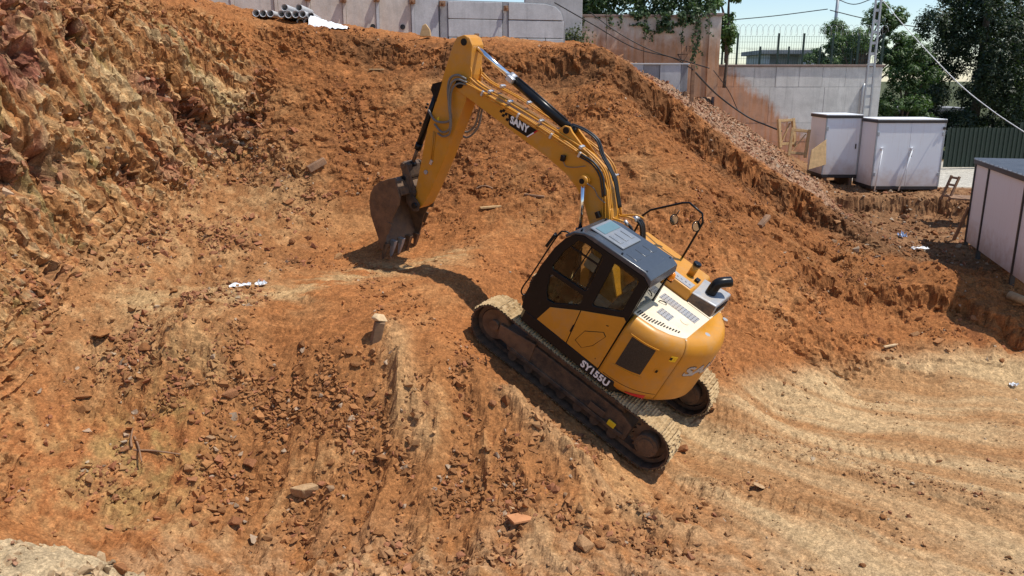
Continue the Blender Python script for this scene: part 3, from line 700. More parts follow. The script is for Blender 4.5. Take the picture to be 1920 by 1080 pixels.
# low grey wall and its post
lw_, L_ = wall_frame('low_wall', (3.272, 26.800, 6.033)[:2], (5.721, 26.900, 6.035)[:2], 4.75, 'low clean grey concrete wall at the foot of the stained wall')
for k, (a, b) in enumerate(((0,.40),(.405,.62),(.625,.9),(.905,1.0))): MB().box((L_*a, 0 if k % 2 == 0 else .03, 0), (L_*b, .3, 1.34)).build('panel', CG if k % 2 == 0 else CGD, lw_, .01)
MB().box((-.03,-.03,1.34), (L_+.03,.33,1.38)).build('coping', mat_basic('white_mortar', (.6,.6,.58), .9), lw_)
for f, z in ((.62,.45),(.97,.42)): MB().box((L_*f-.06,-.10,z-.07), (L_*f+.06,-.001,z+.07)).build('anchor_head', WOODD, lw_, .01)
p = (5.790, 26.500, 5.101); post = MB().box((-.06,-.06,-.4), (.06,.06,.98)).build('timber_post', WOODD, None, .01); post.location = p; tag(post, 'upright brown timber post at the end of the low grey wall', 'post')
# right retaining wall with formwork joints
rw_, L_ = wall_frame('boundary_wall', (8.121, 33.000, 6.134)[:2], (14.936, 33.400, 6.140)[:2], 1.9, 'tall pale concrete wall with orange soil stain behind the cabinets')
MB().box((0,.03,0), (L_,.4,4.22)).build('wall_core', CGD, rw_)
rows = [(0,1.25),(1.26,2.0),(2.01,3.42),(3.43,4.20)]; cols = [[0,.2,.42,.66,1],[0,.2,.45,.66,1],[0,.33,.66,1],[0,.11,.23,.36,.5,.64,.78,.9,1]]
for (za, zb2), cs in zip(rows, cols):
    for a, b in zip(cs, cs[1:]): MB().box((L_*a+.006, random.uniform(0,.012), za+.004), (L_*b-.006, .06, zb2)).build('panel', CRW, rw_, .004)
MB().box((-.05,-.05,4.22), (L_+.06,.46,4.30)).build('coping', COP, rw_, .01)
dp = MB(); dp.tube([(L_*.895,-.07,3.55),(L_*.885,-.07,3.4),(L_*.885,-.07,0)], .055, 10); dp.build('drain_pipe', GALV, rw_)
# fence on that wall
fe = empty('wire_fence', (8.155, 33.150, 6.177)[:2] + (6.18,)); fe.rotation_euler.z = rw_.rotation_euler.z; tag(fe, 'green wire mesh fence with razor coil on top of the pale wall', 'fence')
for u_ in (1353,1380,1456,1503,1558,1606,1652):
    x = L_*(u_-1343)/313; MB().box((x-.035,-.035,0), (x+.035,.035,1.22)).build('post', FENCEG, fe, .006)
ms = MB()
for k in range(int(L_/.10)): x = k*.10; ms.bar((x,.0,.05), (x,.0,1.12), .007, .007)
for z in (.05,.25,.45,.65,.88,1.10): ms.bar((0,.005,z), (L_,.005,z), .008, .008)
tag(ms.build('mesh_wires', FENCEG, fe), kind='stuff')
rc_ = MB(); pts = []
for k in range(620):
    a = k*.30; pts.append((L_*k/620, .20*math.cos(a), 1.34+.20*math.sin(a)))
rc_.tube(pts, .006, 4); rc_.build('razor_coil', GALV, fe)
f2 = empty('mesh_fence', (10.315, 36.500, 6.235)[:2] + (6.1,)); tag(f2, 'lower dark mesh fence standing behind the razor coil fence', 'fence')
for u_ in (1422,1473,1529,1585,1640): x = (u_-1400)/1500*37; MB().box((x-.035,-.035,0), (x+.035,.035,.92)).build('post', FENCEG, f2, .006)
ms = MB()
for k in range(64): ms.bar((k*.10,0,.02), (k*.10,0,.86), .006, .006)
for z in (.1,.45,.8): ms.bar((0,.004,z), (6.4,.004,z), .008, .008)
tag(ms.build('mesh_wires', FENCEG, f2), kind='stuff')
# unfinished building far behind the fence
ub = empty('unfinished_building', (15.772, 52.000, 6.409)[:2] + (4.55,)); tag(ub, 'unfinished grey concrete building with open bay behind the fence', 'building')
MB().box((0,0,0), (.35,4,2.6)).build('column', CG, ub, .02); MB().box((2.3,0,0), (2.65,4,2.6)).build('column', mat_concrete('white_column', (.6,.6,.58)), ub, .02)
MB().box((.35,.5,1.95), (2.3,4,2.6)).build('beam', CGD, ub, .02); MB().box((2.65,.3,0), (6.2,4,2.45)).build('wall', CG, ub, .02); MB().box((-.3,-.3,2.6), (3.0,4.3,2.86)).build('roof_slab', CGD, ub, .02); MB().box((.35,3.2,0), (2.3,4,1.2)).build('parapet', CG, ub, .02)
# distant green hills
hm = MB(); R_ = [];
for j in range(2):
    R_.append([(-300 + 30*k, 620+60*j, (2 if j == 0 else 2) ) for k in range(31)])
hv = []; rng = random.Random(9)
for k in range(61): x = -300+8.3*k; hv.append((x, 640, (17 + 5*math.sin(k*.7) + 4*math.sin(k*1.9+1) + rng.uniform(-.8,.8))*min(1, max(.12, (200-x)/60))))
hm.add([(x, 560, 0) for x, _, _ in hv] + hv + [(x, 760, 0) for x, _, _ in hv], [(k, k+1, 62+k, 61+k) for k in range(60)] + [(61+k, 62+k, 123+k, 122+k) for k in range(60)])
tag(hm.build('hills', mat_basic('far_woods', (.05,.085,.05), .95, 0, .4, .05)), 'distant green wooded hills on the horizon', None, None, 'structure')

# ---------------------------------------------------------------- site cabinets, shed and fences on the yard
def cabinet(name, p, w_, d_, h_, rz, label, twodoor):
    o = empty(name, (p[0], p[1]+d_/2, p[2]), rz); tag(o, label, 'cabinet', 'white site cabinets'); z0 = .14
    if twodoor:
        MB().box((.012,-d_/2,z0), (w_/2-.004,-d_/2+.05,h_)).build('front_panel', WPANEL, o, .004); MB().box((w_/2+.004,-d_/2,z0), (w_-.012,-d_/2+.05,h_)).build('front_panel', WPANEL, o, .004)
    else: MB().box((.012,-d_/2,z0), (w_-.012,-d_/2+.05,h_)).build('front_panel', WPANEL, o, .004)
    MB().box((0,-d_/2+.052,z0), (.05,d_/2,h_)).build('side_panel', WPANEL, o, .004); MB().box((w_-.05,-d_/2+.052,z0), (w_,d_/2,h_)).build('side_panel', WPANEL, o, .004); MB().box((.05,d_/2-.05,z0), (w_-.05,d_/2,h_)).build('back_panel', WPANEL, o, .004)
    MB().box((-.03,-d_/2-.03,h_), (w_+.03,d_/2+.03,h_+.09)).build('roof_edge', DARKM, o, .01); MB().box((-.02,-d_/2-.02,h_+.091), (w_+.02,d_/2+.02,h_+.12)).build('roof', WPANEL, o, .006); MB().box((0,-d_/2-.012,.03), (w_,d_/2,z0-.002)).build('base_frame', DARKM, o, .008)
    for x in (-.012, w_-.03): MB().box((x,-d_/2-.006,z0), (x+.042,-d_/2+.04,h_)).build('corner_profile', GALV, o)
    for xh in ((.02, w_-.08) if twodoor else (.02,)):
        for zh in (.45, h_-.4): MB().box((xh,-d_/2-.022,zh), (xh+.06,-d_/2-.001,zh+.12)).build('hinge', GALV, o, .003)
    xk = w_/2+.06 if twodoor else w_-.14
    MB().box((xk,-d_/2-.035,h_*.5), (xk+.035,-d_/2-.001,h_*.5+.16)).build('door_handle', DARKM, o, .006)
    for x in (.1, w_-.2): MB().box((x,-d_/2+.05,-.3), (x+.1,d_/2-.1,.03)).build('skid', WOODD, o)
    return o
c2 = cabinet('site_cabinet', (11.503, 25.600, 2.176), 2.12, 1.5, 2.12, -.015, 'larger white cabinet with two doors and two slanting white pipes', True)
for x, z, x2 in ((.20,1.32,.10),(1.14,1.32,.86)):
    m = MB(); m.cyl((x,-.75,z), (x,-.85,z), .045, 12); m.tube([(x,-.83,z),(x2,-.80,.0)], .022, 8); m.build('vent_pipe', PVC if False else TARP, c2)
m = MB(); m.box((2.04,-.80,1.92), (2.11,-.757,2.0)); m.build('lamp', DARKM, c2, .006)
c1 = cabinet('site_cabinet', (10.358, 26.800, 2.408), 1.14, 1.5, 1.98, -.03, 'narrower white cabinet standing left of the two door cabinet', False)
pb = MB().prism([(0,0),(.62,.15),(.62,.95),(.1,.62)], 0, .025); pbo = pb.build('plywood_board', WOOD, None, .003); pbo.location = Vector((9.552, 25.900, 2.807)); pbo.rotation_euler = (math.radians(-8), 0, .2); tag(pbo, 'brown plywood offcut leaning against the narrower white cabinet', 'board')
for nm, (u_, v_), w_, h_, rz, lean, lab in (('formwork_stand',(1477,272),.55,.98,.45,-.12,'upright raw timber frame leaning beside the stained wall'),('formwork_stand',(1498,292),.55,.95,-.3,.28,'tilted raw timber frame next to the narrower cabinet')):
    o = empty(nm, AT(u_,v_,28.2) if False else (0,0,0)); o.location = Vector({1477:(9.585, 28.200, 3.335),1498:(9.737, 27.600, 3.059)}[u_]); o.rotation_euler = (math.radians(-10), lean*.35, rz*.5); tag(o, lab, 'frame', 'timber frames')
    for x in (-w_/2, w_/2): MB().box((x-.045,-.06,0), (x+.045,.06,h_)).build('upright', WOOD, o, .006)
    for z in (.12, h_-.06): MB().box((-w_/2+.046,-.055,z-.045), (w_/2-.046,.055,z+.045)).build('rail', WOOD, o, .006)
    MB().bar((-w_/2+.08,.075,.15), (w_/2-.08,.075,h_-.15), .09, .03).build('brace', WOOD, o, .005)
# grey shed, nearer, at the right edge
sh = empty('site_shed', (12.557, 21.800, 1.277)); sx = Vector((11.468, 17.900, 1.490)) - Vector((12.557, 21.800, 1.277)); sh.rotation_euler.z = math.atan2(sx.y, sx.x); tag(sh, 'pale panelled shed with brown posts and grey sheet roof at right edge', 'shed')
n_p = 5; bay_ = 2.02; cuts = [0, 1.25, 4.1, 5.6]
for a, b in zip(cuts, cuts[1:]): MB().box((a+.03, .02, .0), (b-.03, .07, 2.12)).build('wall_panel', WPANEL, sh, .004)
for a in cuts: MB().box((a-.035,-.015,-.3), (a+.035,.09,2.13)).build('post', DARKM, sh, .006)
MB().box((.02,.09,0), (.07,3.4,2.12)).build('end_panel', WPANEL, sh, .004); MB().box((-.05,-.05,2.13), (cuts[-1]+.1,.12,2.24)).build('eaves', DARKM, sh, .01); MB().box((-.05,.121,2.13), (.08,3.5,2.24)).build('gable_trim', DARKM, sh, .01)
for k in range(16): x = -.02 + k*.36; MB().prism([(x,2.245),(x+.355,2.245),(x+.355,2.262),(x+.06,2.262),(x+.045,2.292),(x+.015,2.292),(x,2.262)], -.06, 3.5).build('roof_sheet', ROOFS, sh)
ln_ = MB().bar((-.35,-.25,-.25), (.02,-.02,.95), .09, .05).build('leaning_plank', WOODD); ln_.parent = None; ln_.location = sh.location; ln_.rotation_euler = sh.rotation_euler; tag(ln_, 'dark plank leaning on the corner of the panelled shed', 'plank')
# green sheet fence at the back of the yard
gf = empty('sheet_fence', (17.981, 33.600, 2.176)); tag(gf, 'dark green corrugated sheet fence at the back of the yard', 'fence')
for k in range(44): x = k*.185; MB().prism([(x,0),(x+.06,.0),(x+.075,.035),(x+.165,.035),(x+.18,0),(x+.18,-.012),(x+.17,.023),(x+.07,.023),(x+.055,-.012),(x,-.012)], -.1, 1.52 + (.22 if k > 15 else 0), 'z').build('sheet', CORR, gf)
for z in (.25, 1.2): MB().box((0,.04,z), (8.2,.09,z+.05)).build('rail', FENCEG, gf)
# trestle and loose board by the shed
tr_ = empty('timber_trestle', (12.935, 23.600, 2.111)); tr_.rotation_euler = (0, .35, .2); tag(tr_, 'small dark timber trestle standing on end by the shed', 'trestle')
for y in (0, .32): MB().box((-.03,y-.03,0), (.03,y+.03,.78)).build('leg', WOODD, tr_, .005)
for z in (.15,.5,.72): MB().box((-.025,.032,z-.03), (.025,.288,z+.03)).build('rail', WOODD, tr_, .005)
lb = MB().box((0,0,0), (.95,.5,.05)).build('loose_board', WOODD, None, .005); lb.location = Vector((12.895, 23.400, 2.203)); lb.rotation_euler = (.1,.05,-.2); tag(lb, 'flat board lying on the ground beside the timber trestle', 'board')
# back yard building behind the trees
gb = empty('garage', (21.297, 46.000, 3.213)[:2] + (2.1,)); tag(gb, 'grey garage with dark opening under the trees', 'building')
for a, b in ((0,.5),(1.6,2.6)): MB().box((a,0,0), (b,.3,1.75)).build('wall', CG, gb)
MB().box((.5,2.0,0), (1.6,2.2,1.75)).build('back_wall', CGD, gb); MB().box((-.2,-.3,1.75), (4.4,4,2.0)).build('roof_slab', CGD, gb); MB().box((2.6,.0,0), (4.2,.3,1.75)).build('wall', CG, gb)

# ---------------------------------------------------------------- poles and cables
po = empty('lattice_pole', (13.247, 30.600, 4.012)[:2] + (2.0,)); tag(po, 'tall galvanised lattice pole in front of the pale wall', 'pole')
for s in (-1, 1): MB().bar((.15*s,0,0), (.075*s,0,8.6), .07, .06).build('leg', GALV, po, .006)
for k in range(22): z = .3+k*.38; w_ = .15-.075*z/8.6; MB().box((-w_+.03,-.015,z), (w_-.03,.015,z+.10)).build('batten', GALV, po)
lp_ = empty('street_lamp', (16.455, 43.000, 6.402)[:2] + (3.6,)); tag(lp_, 'thin street lamp with white head behind the leafy tree', 'lamp')
MB().tube([(0,0,0),(.12,0,7.6)], [.10,.07], 10).build('pole', GALV, lp_); MB().tube([(.06,0,6.05),(-.34,-.1,6.22)], .03, 6).build('arm', GALV, lp_); MB().box((-.1,-.05,5.93), (.42,.0,6.0)).build('cross_bar', GALV, lp_)
h = MB(); h.loft([[(-.30,-.13,6.18),(-.30,-.03,6.18),(-.30,-.03,6.26),(-.30,-.13,6.26)],[(-.6,-.19,6.22),(-.6,.03,6.22),(-.6,.03,6.38),(-.6,-.19,6.38)],[(-.85,-.15,6.32),(-.85,-.01,6.32),(-.85,-.01,6.40),(-.85,-.15,6.40)]]); h.build('lamp_head', TARP, lp_, .02)
def cable(name, pts, r, mat, label, cat='cable', grp=None, n=8): return tag(MB().tube(spline(pts, n), r, 6).build(name, mat), label, cat, grp)
cable('cable', [(10.599, 44.000, 8.569),(13.490, 43.500, 8.797),(16.077, 43.000, 9.096)], .022, CABLE, 'black overhead cable running left from the street lamp')
cable('cable', [(16.191, 43.000, 9.044),(18.314, 42.500, 8.519),(22.161, 42.000, 7.977),(26.073, 41.000, 7.871)], .022, CABLE, 'black overhead cable running from the street lamp into the big tree')
cable('cable', [(16.235, 43.000, 9.685),(16.953, 42.000, 9.240),(17.550, 41.000, 9.447)], .02, CABLE, 'short slack black cable loop at the top of the picture')
cable('rope', [(12.769, 30.400, 8.920),(13.336, 28.500, 7.351),(13.921, 26.000, 5.616),(14.184, 24.200, 4.731),(14.405, 22.500, 4.070)], .013, ROPE, 'white rope stretched from the lattice pole down over the shed', 'rope')
cable('cable', [(1.286, 25.500, 7.856),(2.569, 27.000, 7.341),(4.189, 28.500, 6.658),(5.671, 29.500, 6.368),(5.703, 26.400, 5.961)], .018, CABLE, 'lower black cable hanging across the stained wall')
cable('cable', [(2.695, 29.400, 7.902),(3.728, 29.300, 7.187),(4.915, 29.000, 6.569),(6.035, 28.500, 6.202),(6.661, 28.000, 5.983)], .018, CABLE, 'upper black cable hanging across the stained wall from the ivy')
cable('cable', [(5.739, 26.400, 5.929),(7.361, 29.500, 5.082),(8.555, 29.800, 4.320),(9.171, 29.200, 4.010),(9.485, 28.600, 3.858)], .028, CABLE, 'thick black hose sagging over the gravel to the timber frames', 'hose')
cable('cable', [(7.271, 29.900, 5.935),(7.989, 30.400, 5.219),(8.451, 30.600, 4.481)], .014, CABLE, 'thin black cable dropping from the pier of the stained wall')

# ---------------------------------------------------------------- pipes and tarpaulin on the edge of the pit
def pvc(p, L, label, grp, rz):
    m = MB(); n = 18; r0, r1 = .085, .072; R_ = []
    for y, r in ((0,r0),(L,r0),(L,r1),(0,r1),(0,r0)): R_.append([(r*math.cos(2*math.pi*k/n), y, r*math.sin(2*math.pi*k/n)) for k in range(n)])
    m.loft(R_, False, False, True); o = m.build('pipe', PVC); o.location = p; o.rotation_euler.z = rz; return tag(o, label, 'pipe', grp)
base1 = (-6.266, 20.700, 7.072); base2 = (-5.261, 20.900, 6.985)
for (dx, dz), od in zip(((0,0),(.17,.0),(.35,.0),(.62,.0),(.79,-.01),(.97,.0),(1.14,.01),(.71,.15),(1.06,.155)), ('first bottom','second bottom','third bottom','fourth bottom','fifth bottom','sixth bottom','last bottom','left upper','right upper')):
    pvc((base1[0]+dx-.02, base1[1], base1[2]+.12+dz-.03*dx), 1.5, od + ' grey pipe, counted from the left, in the wider row', 'pipes in the wider row', .05)
for (dx, dz), od in zip(((0,0),(.18,0),(.09,.15),(.27,.14),(.18,-.14),(.36,-.02)), ('left middle','centre middle','left top','right top','lowest','right middle')):
    pvc((base2[0]+dx, base2[1], base2[2]+.02+dz), 1.5, od + ' grey pipe in the small stack beside the white tarpaulin', 'pipes in the small stack', .1)
tp = MB(); rng = np.random.default_rng(3); nx_, ny_ = 22, 12; vs = []
for j in range(ny_):
    for i in range(nx_):
        fx, fy = i/(nx_-1), j/(ny_-1); hgt = (.30*(1-fx)**1.2+.05)*math.sin(math.pi*min(1, fy*1.05+.02)) + rng.normal(0,.016)
        vs.append((fx*.95+rng.normal(0,.01), fy*.8, max(.0, hgt)))
tp.add(vs, [(j*nx_+i, j*nx_+i+1, (j+1)*nx_+i+1, (j+1)*nx_+i) for j in range(ny_-1) for i in range(nx_-1)]); tpo = tp.build('tarpaulin', TARP); tpo.location = Vector((-4.999, 20.600, 6.816)); tag(tpo, 'crumpled white tarpaulin lying beside the small pipe stack', 'tarpaulin')
oc = MB().prism([(-.14,0),(.14,0),(.12,.16),(.02,.30),(-.06,.26)], 0, .2).build('timber_offcut', WOOD, None, .01); oc.location = Vector((-2.159, 20.800, 6.651)); tag(oc, 'pointed pale timber offcut standing on the pit edge', 'timber')

# ---------------------------------------------------------------- trees and ivy
t = NT('leaves'); at_ = t.n('Attribute', attribute_name='leaf'); t.set('Base Color', at_.outputs['Color']).set('Roughness', .55)
tl = t.n('BsdfTranslucent'); t.l(t.mix(1.0, at_.outputs['Color'], (1.3,1.5,.6), 'MULTIPLY'), tl.inputs[0]); ms_ = t.n('MixShader'); ms_.inputs[0].default_value = .3
t.l(t.b.outputs[0], ms_.inputs[1]); t.l(tl.outputs[0], ms_.inputs[2]); t.l(ms_.outputs[0], t.out.inputs['Surface']); LEAF = t.m
BARK = mat_basic('bark', (.10,.075,.055), .9, 0, .3, 12.0, None, 0, .01)
def leaf_mesh(name, pos, nrm, size, aspect, colr, rng):
    n = len(pos); nrm = nrm/np.linalg.norm(nrm, axis=1)[:, None]
    a = rng.normal(size=(n, 3)); u = np.cross(nrm, a); u /= np.linalg.norm(u, axis=1)[:, None]; v = np.cross(nrm, u)
    s = size[:, None]; w_ = aspect
    P = np.stack([pos-u*s, pos+v*s*w_+nrm*s*.15, pos+u*s, pos-v*s*w_+nrm*s*.15], 1).reshape(-1, 3)
    me = bpy.data.meshes.new(name); me.vertices.add(4*n); me.vertices.foreach_set('co', P.astype(np.float32).ravel())
    me.loops.add(4*n); me.loops.foreach_set('vertex_index', np.arange(4*n, dtype=np.int32)); me.polygons.add(n); me.polygons.foreach_set('loop_start', np.arange(0, 4*n, 4, dtype=np.int32)); me.update(calc_edges=True)
    ca = me.attributes.new('leaf', 'FLOAT_COLOR', 'POINT'); ca.data.foreach_set('color', np.concatenate([np.repeat(colr, 4, 0), np.ones((4*n, 1))], 1).astype(np.float32).ravel()); return me
def tree(name, base, trunk_h, clumps, leaf, n_leaf, cols, label, seed, aspect=.5, limb=True, droop=0.0, trunk_r=.16, grp=None):
    """clumps: list of (x, y, z, r) in metres from the base"""
    rng = np.random.default_rng(seed); o = empty(name, base); tag(o, label, 'tree', grp)
    tr = MB(); tr.tube(spline([(0,0,-.3),(.05,.02,trunk_h*.4),(-.05,0,trunk_h*.75),(0,0,trunk_h)], 4), [trunk_r*(1-.6*k/12) for k in range(13)], 9)
    if limb:
        for (x, y, z, r) in clumps[::(2 if len(clumps) < 60 else 7)]:
            z0 = min(trunk_h*.95, max(trunk_h*.25, z*.55)); tr.tube(spline([(0,0,z0),(x*.45,y*.45,z0+(z-z0)*.6),(x*.9,y*.9,z)], 4), [.06*(1-.75*k/8)+.008 for k in range(9)], 6)
    tr.build('trunk', BARK, o)
    wts = np.array([c[3]**2 for c in clumps]); pick = rng.choice(len(clumps), n_leaf, p=wts/wts.sum()); c = np.array(clumps)[pick]
    d = rng.normal(size=(n_leaf, 3)); d /= np.linalg.norm(d, axis=1)[:, None]; rad = rng.random(n_leaf)**.45
    # ragged clumps: leaves bunch into twigs
    tw = rng.integers(0, 40, n_leaf); off = np.random.default_rng(seed+1).normal(size=(len(clumps), 40, 3)); off /= np.linalg.norm(off, axis=2)[..., None]; off *= np.random.default_rng(seed+2).uniform(.45, 1.15, (len(clumps), 40, 1))
    pos = c[:, :3] + (off[pick, tw]*.80 + d*rad[:, None]*.30)*c[:, 3:4]*np.array([1, 1, .8])
    pos[:, 2] -= droop*np.linalg.norm(pos[:, :2], axis=1)*rng.random(n_leaf)
    nrm = d + np.array([0, 0, .8]) + off[pick, tw]*.6
    k = rng.random((n_leaf, 1)); tone = np.random.default_rng(seed+3).uniform(.7, 1.25, (len(clumps), 40))[pick, tw][:, None]
    cc = (np.array(cols[0])*(1-k) + np.array(cols[1])*k)*tone
    link('crown', leaf_mesh('crown', pos, nrm, rng.uniform(.6, 1.2, n_leaf)*leaf, aspect, cc, rng), LEAF, o); return o
def blob(n, cx, cz, rx, rz, r, seed, ry=None):
    rng = random.Random(seed); out = []
    while len(out) < n:
        x, y, z = (rng.uniform(-1, 1) for _ in range(3))
        if x*x+y*y+z*z < 1: out.append((cx+x*rx, y*(ry or rx), cz+z*rz, r*rng.uniform(.6, 1.25)))
    return out
b = Vector((15.601, 37.500, 4.062)); b.z = 2.1
tree('leafy_tree', b, 5.6, blob(20,-.1,5.3,2.0,1.2,.55,1) + blob(12,1.6,4.9,.9,1.4,.5,2) + blob(7,-1.8,4.6,.7,.6,.38,3) + blob(8,.9,6.3,.8,.5,.40,5), .074, 24000, ((.045,.095,.025),(.13,.20,.065)), 'loose light green leafy tree behind the wire fence', 31, .42)
b = Vector((17.194, 36.000, 3.662)); b.z = 2.0
tree('bushy_tree', b, 2.6, blob(16,0,2.2,1.1,1.4,.55,7) + blob(12,.2,4.2,.9,1.2,.5,8), .072, 15000, ((.03,.07,.016),(.085,.14,.035)), 'bushy green tree between the wall end and the big dark tree', 33, .42)
b = Vector((22.596, 40.000, 3.190)); b.z = 2.0
cl_ = []
rng = random.Random(4)
for k in range(280):
    z = .7 + 7.9*(k/279); rmax = 3.25*math.sqrt(max(0, 1-((z-3.9)/5.4)**2)); a = rng.uniform(0, 2*math.pi); rr_ = rmax*math.sqrt(rng.uniform(.02, 1)); cl_.append((rr_*math.cos(a), rr_*math.sin(a), z, rng.uniform(.40,.75)))
tree('dark_tree', b, 7.6, cl_, .085, 90000, ((.010,.024,.012),(.060,.085,.036)), 'large dense dark evergreen tree at the right', 35, .42, False, .16, .26)
b = Vector((8.358, 32.500, 6.045)); b.z = 5.6
tree('slender_tree', b, 2.6, blob(9,0,2.3,.42,1.1,.34,11) + blob(5,-.7,2.9,.5,.5,.36,12) + blob(5,.18,1.2,.25,.4,.2,14), .085, 4200, ((.05,.11,.02),(.13,.21,.05)), 'bright green slender tree at the pier of the stained wall', 37, .4, True, 0, .07)
b = Vector((27.215, 43.000, 2.871)); b.z = 2.0
tree('bushy_tree', b, 3.5, blob(12,0,2.6,1.3,1.6,.7,17), .08, 8000, ((.03,.055,.02),(.07,.11,.04)), 'grey green tree at the right edge behind the dark tree', 39, .4)
# ivy over the stained wall
iv = empty('ivy', (4.794, 30.300, 7.827)); tag(iv, 'dark green ivy hanging over the top of the stained wall', 'ivy')
def ivy_mesh(rects, n, size, seed, cols):
    rng = np.random.default_rng(seed); P_ = []; w_ = np.array([(r[1]-r[0])*(r[3]-r[2])*r[6] for r in rects]); pk = rng.choice(len(rects), n, p=w_/w_.sum())
    R_ = np.array(rects)[pk]; f = rng.random((n, 3)); pos = np.stack([R_[:,0]+(R_[:,1]-R_[:,0])*f[:,0], R_[:,4]+(R_[:,5]-R_[:,4])*f[:,1], R_[:,2]+(R_[:,3]-R_[:,2])*f[:,2]], 1)
    clm = perlin3(pos[:,0]*2.2, pos[:,1]*2.2, pos[:,2]*2.2); keep = clm > -.12; pos = pos[keep]; n = len(pos)
    nrm = rng.normal(size=(n,3))*.7 + np.array([.1,-1,.5]); k = rng.random((n,1)); tone = (1+.9*clm[keep])[:,None]
    return leaf_mesh('foliage', pos, nrm, rng.uniform(.6,1.3,n)*size, .75, (np.array(cols[0])*(1-k)+np.array(cols[1])*k)*tone, rng)
# rows: x0 x1 z0 z1 y0 y1 weight, from the foot of the ivy
hb = [(-2.5,2.5,-.02,1.5,-.30,.9,1.2),(-.6,1.7,-.35,.1,-.42,-.05,1.2),(-2.6,-1.4,-.1,.7,-.3,.3,1.3),(-.1,1.0,-.6,-.2,-.35,-.02,.6)]
link('foliage', ivy_mesh(hb, 17000, .062, 41, ((.012,.032,.010),(.06,.11,.03))), LEAF, iv)
rng = random.Random(6)
for x, l_ in ((-2.3,.9),(-1.3,.6),(-.9,.5),(.0,.9),(.35,1.0),(.8,.7),(1.25,1.1),(1.75,1.75),(1.83,1.9),(1.95,1.5),(2.25,.8)):
    pts = [(x,-.30,.1)]; 
    for k in range(1, 7): pts.append((x+rng.uniform(-.08,.08)*k*.5, -.31, .1-l_*k/6))
    st_ = MB().tube(pts, .008, 5).build('tendril', BARK, iv); q = np.array(pts); rg = np.random.default_rng(int(x*100)+900); nn = int(60*l_); tt = rg.random(nn)*5.99; ii = tt.astype(int); ps = q[ii]+(q[ii+1]-q[ii])*(tt-ii)[:,None] + rg.normal(0,.035,(nn,3))*np.array([1,.3,1])
    link('foliage', leaf_mesh('foliage', ps, rg.normal(size=(nn,3))*.5+np.array([0,-1,.4]), rg.uniform(.5,1.1,nn)*.05, .75, np.array([.05,.09,.025])*rg.uniform(.5,1.5,(nn,1)), rg), LEAF, st_)
sb = empty('shrub', (2.168, 29.300, 6.866)); tag(sb, 'small green shrub in the corner of the stained wall', 'shrub')
rg = np.random.default_rng(51); ps = rg.normal(size=(500,3))*np.array([.28,.15,.18])+np.array([0,0,.15]); link('foliage', leaf_mesh('foliage', ps, rg.normal(size=(500,3))+np.array([0,-.6,.8]), rg.uniform(.5,1.1,500)*.06, .6, np.array([.06,.08,.025])*rg.uniform(.5,1.5,(500,1)), rg), LEAF, sb)
MB().tube([(0,0,-.2),(.02,0,.2)], .02, 6).build('stem', BARK, sb)

# ---------------------------------------------------------------- the excavator
# machine frame: x forward, y to its left, z up, origin under the slew ring
YEL = mat_basic('yellow_paint', (.54,.232,.018), .38, 0, .08, 3.0, (.40,.245,.115), .28)
YEL_DUST_GLARE = mat_basic('dusty_glare_yellow_paint', (.74,.63,.46), .5, 0, .07, 3.5, (.58,.45,.29), .35)  # yellow paled by dust, with sun glare on the top painted into the colour
BLK = mat_basic('black_paint', (.010,.010,.011), .28, 0, .2, 4.0, (.10,.07,.05), .03, 0, .22)
BLKD = mat_basic('dusty_black_steel', (.028,.022,.018), .65, 0, .3, 5.0, (.22,.12,.06), .5)
STEEL = mat_basic('worn_steel', (.10,.065,.045), .55, .3, .35, 5.0, (.30,.17,.085), .45, .004)
CHROME = mat_basic('chrome_rod', (.82,.83,.85), .16, 1.0, .03, 4.0)
SILV = mat_basic('zinc_clamp', (.55,.55,.56), .4, .7, .1, 8.0)
GREYM = mat_basic('grey_plate', (.33,.335,.35), .5, .3, .12, 6.0, (.42,.31,.2), .35)
ROOFM = mat_basic('roof_black_paint', (.052,.060,.072), .22, 0, .10, 3.0, (.30,.25,.2), .12)
HATM = mat_basic('roof_hatch_grey', (.20,.215,.235), .26, 0, .10, 3.0, (.33,.28,.23), .15)
HOSE = mat_basic('rubber_hose', (.014,.014,.015), .45, 0, .2, 8.0)
HOSEG = mat_basic('sleeved_hose', (.17,.155,.14), .5, .2, .2, 20.0)
ORANGE = mat_basic('orange_lens', (.85,.26,.01), .15, 0, .05)
WHITE = mat_basic('white_lettering', (.78,.78,.78), .4, 0, .04)
LOGO = mat_basic('silver_lettering', (.42,.43,.46), .4, .3, .08)
RED = mat_basic('red_reflector', (.55,.012,.02), .3, 0, .06)
SAFE = mat_basic('warning_sticker', (.80,.52,.02), .4, 0, .05)
SEATM = mat_basic('seat_fabric', (.07,.07,.075), .9, 0, .3, 20.0)
CREAM = mat_basic('cab_trim', (.36,.35,.31), .7, 0, .2, 6.0)
MUD = mat_basic('track_mud', (.36,.235,.115), .95, 0, .35, 9.0, (.50,.37,.21), .55, .012, .1)
MIRR = mat_basic('mirror_glass', (.55,.50,.42), .12, 1.0, .02)
t = NT('tinted_glass')
tr = t.n('BsdfTransparent'); tr.inputs[0].default_value = (.86, .88, .82, 1)
gl = t.n('BsdfGlossy'); gl.inputs['Roughness'].default_value = .03; gl.inputs['Color'].default_value = (.9, .95, 1, 1)
lw = t.n('LayerWeight'); lw.inputs['Blend'].default_value = .28
mx = t.n('MixShader'); t.l(lw.outputs['Fresnel'], mx.inputs[0]); t.l(tr.outputs[0], mx.inputs[1]); t.l(gl.outputs[0], mx.inputs[2])
t.l(mx.outputs[0], t.out.inputs['Surface'])
GLASS = t.m
